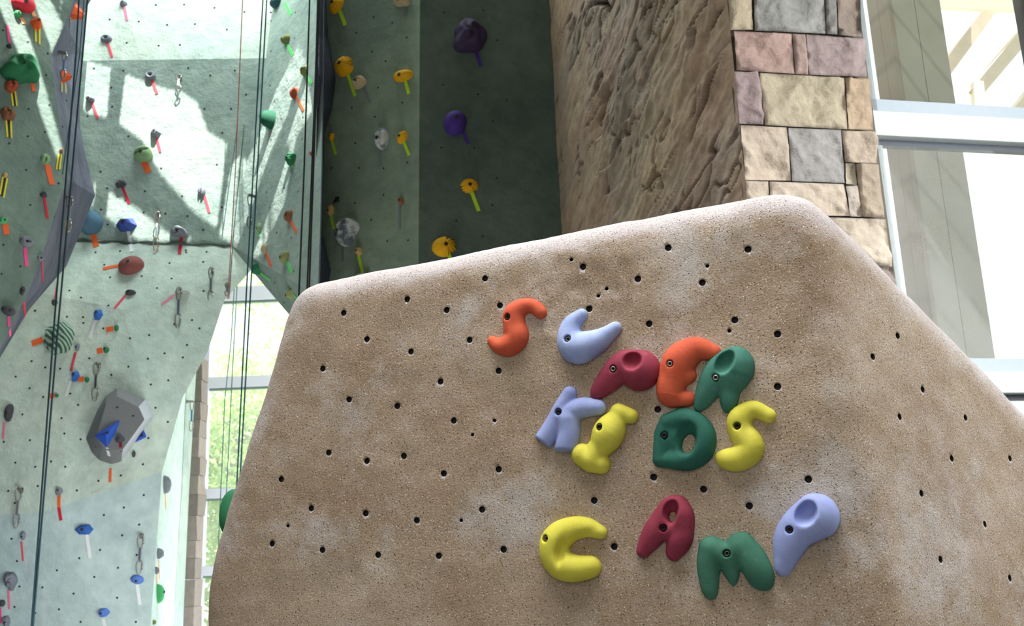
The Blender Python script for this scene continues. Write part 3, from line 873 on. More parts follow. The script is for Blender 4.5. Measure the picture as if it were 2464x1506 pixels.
def letter(name, label, mat, zz, chains, bolt, bolt_h=.03, pockets=(), through=(), flat=1.0, k=.006, cuts=(), bolt_dark=True, mark=None, fills=(), group='letter shaped holds on the boulder'):
    segs = []
    for ch in chains:
        q = np.array([(*uv(c[:2], zz), c[2] * PXM) for c in ch])
        if len(q) > 2:
            qq = np.vstack([2 * q[0] - q[1], q, 2 * q[-1] - q[-2]]); o_ = []
            for i in range(1, len(qq) - 2):
                for t in np.arange(0, 1, .2):
                    a0, a1, a2, a3 = qq[i - 1:i + 3]
                    o_.append(.5 * (2 * a1 + (a2 - a0) * t + (2 * a0 - 5 * a1 + 4 * a2 - a3) * t * t + (3 * a1 - a0 - 3 * a2 + a3) * t ** 3))
            o_.append(q[-1]); q = np.array(o_)
        segs.append([(c[:2], max(c[2], 10 * PXM)) for c in q])
    allp = np.array([p for s in segs for p, r in s]); R = max(r for s in segs for p, r in s)
    lo = allp.min(0) - R - .012; hi = allp.max(0) + R + .012
    h = .0026
    us = np.arange(lo[0], hi[0], h); vs = np.arange(lo[1], hi[1], h); ws = np.arange(-.022, R * flat + .016, h)
    U, V_, W = np.meshgrid(us, vs, ws, indexing='ij')
    Ws = W / flat
    f = None
    for pts in segs:
        fc = None
        for (a, ra), (b, rb) in zip(pts[:-1], pts[1:]):
            ab = b - a; t = np.clip(((U - a[0]) * ab[0] + (V_ - a[1]) * ab[1]) / (ab @ ab), 0, 1)
            d_ = np.sqrt((U - a[0] - t * ab[0]) ** 2 + (V_ - a[1] - t * ab[1]) ** 2 + Ws ** 2) - (ra + (rb - ra) * t)
            fc = d_ if fc is None else np.minimum(fc, d_)
        f = fc if f is None else smin(f, fc, k)
    for (x, y, rx, ry, rot, wc, rw, kk) in fills:
        c = uv((x, y), zz); ca, sa = math.cos(rot), math.sin(rot)
        du, dv = U - c[0], V_ - c[1]
        a_ = (du * ca + dv * sa) / (rx * PXM); b_ = (-du * sa + dv * ca) / (ry * PXM); c_ = W / rw
        q = (np.sqrt(a_ ** 2 + b_ ** 2 + c_ ** 2) - 1) * min(rx * PXM, ry * PXM, rw)
        f = smin(f, q, kk)
    for (x, y, rx, ry, rot, wc, rw, kk) in pockets:
        c = uv((x, y), zz, .035); ca, sa = math.cos(rot), math.sin(rot)
        du, dv = U - c[0], V_ - c[1]
        a_ = (du * ca + dv * sa) / (rx * PXM); b_ = (-du * sa + dv * ca) / (ry * PXM); c_ = (W - wc) / rw
        q = (np.sqrt(a_ ** 2 + b_ ** 2 + c_ ** 2) - 1) * min(rx * PXM, ry * PXM, rw)
        f = smax(f, -q, kk)
    for (x, y, rx, ry, rot) in through:
        c = uv((x, y), zz, .01); ca, sa = math.cos(rot), math.sin(rot)
        du, dv = U - c[0], V_ - c[1]
        q = (np.sqrt(((du * ca + dv * sa) / (rx * PXM)) ** 2 + ((-du * sa + dv * ca) / (ry * PXM)) ** 2) - 1) * min(rx, ry) * PXM
        f = smax(f, -q, .012)
    for (x, y, nx_, ny_, kk) in cuts:
        c = uv((x, y), zz); L = math.hypot(nx_, ny_)
        f = smax(f, ((U - c[0]) * nx_ + (V_ - c[1]) * ny_) / L + W * .25, kk)
    f = f + .0008 * vnoise(U * 30, V_ * 30, W * 30)
    # bolt recess along the normal
    bu, bvv = uv(bolt, zz, bolt_h)
    rb_ = 27 * PXM
    q = np.maximum(np.sqrt((U - bu) ** 2 + (V_ - bvv) ** 2) - rb_, -(W - (bolt_h - .016)))
    f = smax(f, -q, .0015)
    f = np.maximum(f, -W - .016)
    P_, Fq = surface_nets(f, np.array((us[0], vs[0], ws[0])), h)
    # relax slightly to drop the grid look
    nb = np.zeros((len(P_), 3)); ct = np.zeros(len(P_))
    for it in range(3):
        nb[:] = 0; ct[:] = 0
        for a_, b_ in ((0, 1), (1, 2), (2, 3), (3, 0)):
            np.add.at(nb, Fq[:, a_], P_[Fq[:, b_]]); np.add.at(nb, Fq[:, b_], P_[Fq[:, a_]])
            np.add.at(ct, Fq[:, a_], 1); np.add.at(ct, Fq[:, b_], 1)
        P_ = P_ * .5 + .5 * nb / ct[:, None]
    wpos = np.array(FP) + P_[:, :1] * np.array(FX) + P_[:, 1:2] * np.array(FY) + P_[:, 2:3] * np.array(FN)
    cu, cv2 = (lo + hi) / 2
    root = empty(name, FP + FX * cu + FY * cv2, label, 'climbing hold', group)
    mesh_obj('grip', wpos, Fq, mat, root, True)
    # socket head bolt
    c = FP + FX * bu + FY * bvv + FN * (bolt_h - .0158)
    bm_ = MB(); ro, ri = rb_ * .74, rb_ * .40; n_s = 20
    pr = [(ro, 0), (ro, .007), (ro * .9, .0085), (ri * 1.1, .0085), (ri, .0078), (ri, .002)]
    k0 = 0; vv_ = []; ff_ = []
    for r_, z_ in pr:
        for j in range(n_s):
            a_ = 2 * math.pi * j / n_s
            rr = r_
            if r_ <= ri and r_ > .001: rr = r_ * (1 - .1 * abs(math.sin(3 * a_)))
            vv_.append(c + FX * (rr * math.cos(a_)) + FY * (rr * math.sin(a_)) + FN * z_)
    for i in range(len(pr) - 1):
        for j in range(n_s):
            j2 = (j + 1) % n_s
            ff_.append((i * n_s + j, i * n_s + j2, (i + 1) * n_s + j2, (i + 1) * n_s + j))
    bm_.add(vv_, ff_)
    b = bm_.build('bolt', BLACKSTEEL if bolt_dark else STEEL, root, True)
    sk = MB(); sk.cyl(c + FN * .0005, FN, ri * 1.02, .002, 6); sk.build('socket', HOLE, b)
    if mark:
        gb = BVHTree.FromPolygons([tuple(q) for q in wpos], [tuple(int(i) for i in q) for q in Fq])
        def gs(x, y):
            d_ = ray(*zz(x, y)); l_, n_, i_, t_ = gb.ray_cast(CAM, d_); return l_
        mm = MB()
        for ln in mark:
            pts = []
            for (xa, ya), (xb, yb) in zip(ln[:-1], ln[1:]):
                for i in range(5):
                    g_ = gs(xa + (xb - xa) * i / 4, ya + (yb - ya) * i / 4)
                    if g_ is not None: pts.append(g_)
            pts = [q for i, q in enumerate(pts) if i == 0 or (q - pts[i - 1]).length > 1e-4]
            if len(pts) > 1: mm.tube(pts, .0009, 5)
        if mm.v: mm.build('embossed_mark', mat, root, True)
    return root

R_OR = resin('orange resin', (218, 100, 66), .25, (202, 86, 58)); R_LV = resin('lavender resin', (160, 172, 218), .35, (146, 156, 206))
R_PB = resin('chalky pale blue resin', (178, 192, 226), .7, (150, 166, 214)); R_MR = resin('maroon resin', (154, 60, 78), .25, (138, 50, 68))
R_TL = resin('teal green resin', (74, 130, 112), .4, (60, 114, 98)); R_DG = resin('deep green resin', (48, 108, 90), .25, (38, 94, 80))
R_YL = resin('yellow resin', (224, 214, 86), .35, (212, 202, 70)); R_MG = resin('mid green resin', (72, 124, 102), .4, (60, 110, 90))

letter('letter_hold', 'bright orange S shaped hold, first letter of the top word', R_OR, za,
   [[(533,210,50),(480,165,55),(415,168,62),(345,220,86),(345,310,88),(362,390,96),(305,448,86),(235,452,62),(182,418,42)]], (300,247), .034)
letter('letter_hold', 'chalky pale blue U shaped hold right of the orange S', R_PB, za,
   [[(830,225,46),(760,300,72),(750,400,100),(805,465,122),(930,425,92),(1010,375,66),(1075,322,48)]], (738,405), .042, bolt_dark=False)
letter('letter_hold', 'maroon P shaped hold with a round finger pocket, below the pale blue U', R_MR, za,
   [[(1255,630,150),(1140,600,112),(1040,690,92),(965,770,66),(938,798,48)]], (1065,622), .040, pockets=[(1208,560,74,76,-.6,.056,.05,.007)], bolt_dark=False, flat=.8)
letter('letter_hold', 'orange E shaped hold between the maroon P and the teal R', R_OR, za,
   [[(1790,500,58),(1660,478,88),(1550,560,122),(1500,690,110),(1478,795,97),(1545,835,64),(1605,838,55)],[(1500,670,95),(1590,665,72),(1650,672,20)]], (1478,585), .045, bolt_dark=False, flat=.85, mark=[[(1436,795),(1541,818),(1537,838),(1432,814),(1436,795)]]+[[(1445+i*12,801+i*2.6),(1442+i*12,813+i*2.6)] for i in range(8)])
letter('letter_hold', 'teal green R shaped hold overlapping the orange E', R_TL, za,
   [[(1945,600,140),(1850,630,112),(1785,715,98),(1725,830,70),(1688,890,42)],[(1950,640,130),(1915,760,78),(1905,850,66),(1893,905,38)]], (1810,686), .045, pockets=[(1878,570,66,104,-.55,.054,.05,.007)], bolt_dark=False, flat=.85)
letter('letter_hold', 'lavender K shaped hold, first letter of the middle word', R_LV, za,
   [[(745,800,56),(680,920,64),(605,1070,72),(545,1160,74)],[(690,965,72),(830,905,76),(955,900,60)],[(735,990,90),(740,1100,86),(715,1210,84)]], (668,935), .032,
   cuts=[(560,1170,-.75,-.9,.006),(715,1225,-.1,-1,.006)])
letter('letter_hold', 'yellow I shaped hold with flared ends, right of the lavender K', R_YL, za,
   [[(1098,928,58),(1190,965,54)],[(1105,940,60),(1085,985,72),(1028,1085,116),(985,1165,92),(950,1205,82),(905,1280,88)],[(836,1245,82),(900,1290,80),(972,1315,70)]], (965,1045), .042)
letter('letter_hold', 'dark green D shaped hold with an open centre', R_DG, za,
   [[(1450,1000,48),(1412,1100,52),(1402,1280,54)],[(1460,1005,58),(1590,990,84),(1705,1080,92),(1700,1200,97),(1600,1280,80),(1440,1285,52)]], (1437,1106), .030,
   fills=[(1530,1120,110,130,0,0,.026,.015)], pockets=[(1592,1130,84,122,-.4,.05,.042,.009)], through=[(1618,1168,44,66,-.45)])
letter('letter_hold', 'pale yellow S shaped hold at the right end of the middle word', R_YL, za,
   [[(2195,962,52),(2080,915,60),(1985,985,86),(1995,1080,88),(2060,1185,98),(1990,1268,90),(1895,1278,74),(1845,1262,42)]], (1967,1037), .036)
letter('letter_hold', 'yellow C shaped hold, first letter of the bottom word', R_YL, zb,
   [[(606,454,48),(500,418,72),(380,438,92),(288,510,112),(275,610,112),(330,690,108),(432,715,94),(530,705,78),(552,698,52)]], (220,497), .028, pockets=[(430,520,125,34,.5,.044,.03,.012),(330,590,34,90,-.25,.046,.026,.012)], bolt_dark=False)
letter('letter_hold', 'maroon A shaped hold beside the yellow C', R_MR, zb,
   [[(1155,280,94),(1185,335,98),(1195,430,86),(1180,510,88),(1140,602,58)],[(1120,290,90),(1060,370,88),(990,470,84),(918,585,52)],[(1060,430,80),(1180,430,80)]], (1066,422), .036, pockets=[(1120,295,58,84,-.35,.05,.047,.007)], through=[(1135,345,26,34,-.2)], mark=[[(1254,318),(1262,352),(1256,420)],[(1266,345),(1262,410)]])
letter('letter_hold', 'green M shaped hold with three prongs, in the bottom word', R_MG, zb,
   [[(1408,575,86),(1390,700,80),(1400,850,62),(1408,890,50)],[(1630,562,102),(1705,650,104),(1765,760,94),(1795,805,66)],[(1420,575,80),(1530,615,92),(1630,570,92)],[(1535,640,88),(1565,770,48),(1570,825,22)]], (1528,606), .034, bolt_dark=False, k=.007)
letter('letter_hold', 'lavender P shaped hold at the right end of the bottom word', R_LV, zb,
   [[(2172,338,152),(2050,420,128),(1985,520,112),(1950,640,80),(1933,708,60)]], (1980,434), .042, pockets=[(2100,312,72,94,-.55,.058,.055,.008)], flat=.85, mark=[[(2112+i*13,494-i*5.5),(2118+i*13,484-i*5.5),(2121+i*13,492-i*5.5)] for i in range(10)])
# ------------------------------------------------------------------ background climbing holds
TINT = {
 'red': (232, 62, 78), 'orange': (240, 98, 46), 'rust': (178, 84, 58), 'brown': (140, 92, 66), 'green': (46, 118, 78), 'palegreen': (138, 170, 124),
 'mint': (88, 186, 120), 'grey': (126, 130, 140), 'dark': (72, 72, 78), 'blue': (56, 106, 186), 'skyblue': (96, 132, 214), 'steelblue': (84, 118, 142), 'navy': (66, 84, 160),
 'plum': (142, 84, 80), 'olive': (140, 144, 92), 'beige': (188, 170, 134), 'teal': (58, 96, 104), 'bottle': (30, 92, 68), 'yellow': (226, 168, 18),
 'tan': (190, 160, 96), 'purple': (70, 46, 128), 'dusk': (62, 48, 78), 'white': (206, 206, 204), 'marble': (150, 156, 160), 'palegrey': (176, 184, 176), 'leaf': (70, 100, 84)}
def hold_mat(c):
    if c == 'leaf':
        k = 'leafmat'
        if k not in MAT:
            a = N('striped green resin')
            w = a.n('ShaderNodeTexWave'); w.wave_type = 'BANDS'; w.bands_direction = 'DIAGONAL'; w.inputs['Scale'].default_value = 9; w.inputs['Distortion'].default_value = 3.5; w.inputs['Detail'].default_value = 1; w.inputs['Detail Scale'].default_value = .8
            a.l(a.co(), w.inputs[0])
            col = a.ramp(w.outputs['Fac'], [(.35, lin((60, 88, 76))), (.6, lin((160, 186, 164)))])
            MAT[k] = a.fin(col, .7, a.bump(w.outputs['Fac'], .5, .02))
        return MAT[k]
    if c == 'marble':
        k = 'marblemat'
        if k not in MAT:
            a = N('swirled grey and white resin')
            col = a.ramp(a.noise(7, 5, .6), [(.44, lin((92, 102, 112))), (.56, lin((196, 198, 196)))])
            MAT[k] = a.fin(col, .7)
        return MAT[k]
    return resin('climbing hold ' + c, TINT[c], .12)

TAPE = {'pink': (240, 84, 150), 'palepink': (236, 130, 160), 'red': (196, 34, 58), 'rose': (222, 84, 100), 'orange': (238, 104, 52), 'peach': (244, 168, 120), 'yellow': (232, 218, 60), 'black': (40, 40, 44), 'lime': (180, 220, 44), 'green': (96, 226, 110), 'white': (236, 238, 240), 'grey': (112, 122, 122), 'purple': (66, 40, 132), 'darkred': (134, 30, 44)}
def tape_mat(c): return plain('route tape ' + c, TAPE[c], .55, .06, .05, 40)

def frame_at(px, py):
    h = hit(px, py)
    L, n = h[0], h[1].normalized()
    x = _r - n * _r.dot(n); x.normalize(); y = n.cross(x)
    if y.z < 0: y = -y
    return L, n, x, y, (L - CAM).dot(_f)

def dome(kind, seed, w, h, dep, nseg=36, nring=9):
    """outline and relief of one hold in its own frame: x right, y up, z out of the wall"""
    r = np.random.RandomState(seed)
    if kind in ('wedge', 'flat'): nseg = 6 if kind == 'wedge' else 8
    if kind == 'frill': nseg = 60
    ph = r.rand(8) * 6.28; V_ = []; F_ = []
    def R(t):
        if kind == 'crag': return 1 + .12 * math.sin(2 * t + ph[0]) + .09 * math.sin(3 * t + ph[1]) + .07 * math.sin(5 * t + ph[2])
        if kind == 'frill': 
            u_ = (t * 2.4 + ph[0]) % 1.0
            k_ = (.06 + .26 * u_) if math.cos(t - ph[1]) > .2 else 0
            return 1 - k_ + .07 * math.sin(2 * t + ph[2])
        if kind == 'drop': return (.72 + .28 * abs(math.sin(t)) ** 1.5) * (1 + .18 * math.sin(t)) 
        if kind == 'dropdown': return (.72 + .28 * abs(math.sin(t)) ** 1.5) * (1 - .18 * math.sin(t))
        if kind == 'wedge': return 1 + .28 * r.rand() - .14
        if kind == 'flat': return 1 + .16 * r.rand() - .08
        if kind == 'leaf': return 1 + .13 * abs(math.sin(3 * t + .4)) - .2 * max(0, math.cos(t + 2.2))
        if kind == 'slope': return 1 + .08 * math.sin(2 * t + ph[0]) - .1 * max(0, math.sin(t)) 
        return 1 + .05 * math.sin(2 * t + ph[0]) + .03 * math.sin(3 * t + ph[1])
    Rs = [R(2 * math.pi * j / nseg) for j in range(nseg)]
    ax_, ay_ = (0, 0)
    if kind in ('wedge', 'flat'): ax_, ay_ = (r.rand() - .5) * .35, .12
    if kind == 'slope': ay_ = -.3
    lv = [1.0, .98, .93, .85, .74, .6, .44, .26, .1] if kind not in ('wedge', 'flat') else ([1.0, .42] if kind == 'wedge' else [1.0, .7])
    def prof(q, t):
        if kind in ('wedge',): return {1.0: 0, .42: .95}[q]
        if kind == 'flat': return {1.0: 0, .7: .9}[q]
        z = math.sqrt(max(0, 1 - q ** 2.6))
        if kind == 'ring': z = z * (1 - .55 * math.exp(-(q / .42) ** 4))
        if kind == 'slot': z = z * (1 - .5 * math.exp(-((q * math.sin(t - .5) - .22) / .15) ** 2) * (q < .8))
        if kind == 'twin': z = z * (1 - .55 * math.exp(-((q * math.cos(t + .3)) / .2) ** 2))
        if kind == 'crag': z = z * (1 + .14 * math.sin(7 * q + 3 * t + ph[3]) * (q > .05))
        if kind == 'leaf': z = z * (1 + .08 * math.sin(14 * q * math.cos(t - .6)))
        if kind == 'frill': z = (1 - q ** 2) ** .6 * (1 + .06 * math.cos(11 * t) * q)
        return z
    for q in lv:
        for j in range(nseg):
            t = 2 * math.pi * j / nseg
            rr = Rs[j] * q; s = 1 - q
            V_.append(((math.cos(t) * rr + ax_ * s) * w / 2, (math.sin(t) * rr + ay_ * s) * h / 2, prof(q, t) * dep))
    for i in range(len(lv) - 1):
        for j in range(nseg):
            j2 = (j + 1) % nseg
            F_.append((i * nseg + j, i * nseg + j2, (i + 1) * nseg + j2, (i + 1) * nseg + j))
    c = len(V_); zc = prof(lv[-1], 0) * dep
    V_.append((ax_ * (1 - lv[-1]) * w / 2, ay_ * (1 - lv[-1]) * h / 2, zc))
    for j in range(nseg): F_.append(((len(lv) - 1) * nseg + j, (len(lv) - 1) * nseg + (j + 1) % nseg, c))
    k = len(V_)
    for j in range(nseg): V_.append((V_[j][0], V_[j][1], -.008))
    for j in range(nseg): F_.append((k + j, k + (j + 1) % nseg, (j + 1) % nseg, j))
    F_.append(tuple(k + j for j in range(nseg))[::-1])
    return V_, F_, V_[c]

def hold(px, py, w, h, col, kind, desc, rot=0, dep=.55, group=None, seed=None, bolt=True, name='climbing_hold', tip=0):
    L, n, x, y, D = frame_at(px, py)
    s = D / F
    W_, H_ = w * s * 1.06, h * s * 1.06
    dp = dep * (W_ + H_) / 2
    V_, F_, top = dome(kind, seed if seed else int(px * 7 + py), W_, H_, dp)
    c, sn = math.cos(math.radians(rot)), math.sin(math.radians(rot))
    # the relief leans with the view only as a real protruding hold does: base centred so that its middle depth is at the ray
    d = ray(px, py); Lc = L + d * (-dp * .5 / max(.35, -d.dot(n))) ; Lc = Lc - n * (Lc - L).dot(n)
    def wv(p): return Lc + x * (p[0] * c - p[1] * sn) + y * (p[0] * sn + p[1] * c) + n * p[2]
    root = empty(name, Lc, desc, 'climbing hold', group)
    g = recalc(mesh_obj('grip', [wv(p) for p in V_], F_, hold_mat(col), root, kind not in ('wedge', 'flat')))
    if bolt:
        m = MB(); b = wv(top); r_ = max(.009, .055 * (W_ + H_))
        r_ = min(r_, .02)
        m.cyl(b - n * .012, n, r_, .016, 10); m.build('bolt', HOLE, root)
    return root

def tape(p, q, w, col, desc, group='route marking tapes'):
    (x0, y0), (x1, y1) = p, q
    h0 = hit(x0, y0); h1 = hit(x1, y1)
    if h0 is None or h1 is None: print('tape miss', desc); return
    mid = hit((x0 + x1) / 2, (y0 + y1) / 2)
    hs = [h0, mid, h1] if (h0[1] - h1[1]).length > .05 else [h0, h1]
    V_ = []
    for h in hs:
        L, n = h[0], h[1].normalized(); d = (h1[0] - h0[0]).normalized()
        sd_ = n.cross(d).normalized(); ww = w * (L - CAM).dot(_f) / F / 2
        V_ += [L + n * .006 - sd_ * ww, L + n * .006 + sd_ * ww, L + n * .0015 + sd_ * ww, L + n * .0015 - sd_ * ww]
    F_ = []
    for i in range(len(hs) - 1):
        a = i * 4; b = a + 4
        F_ += [(a, a + 1, b + 1, b), (a + 1, a + 2, b + 2, b + 1), (a + 2, a + 3, b + 3, b + 2), (a + 3, a, b, b + 3)]
    F_ += [(3, 2, 1, 0), (len(V_) - 4, len(V_) - 3, len(V_) - 2, len(V_) - 1)]
    if (h0[0] - h1[0]).length > 3 * math.hypot(x1 - x0, y1 - y0) * (h0[0] - CAM).length / F: print('long tape', desc, h0[3].name, h1[3].name)
    o = recalc(mesh_obj('route_tape', V_, F_, tape_mat(col)))
    return tag(o, desc, 'tape', group)

GL_ = 'holds on the left wall'; GB = 'holds on the pale back wall'; GM = 'holds on the sunlit middle panel'; GRF = 'holds on the right alcove facet'; GD = 'holds on the dark wall'; GE_ = 'holds on the narrow far wall'
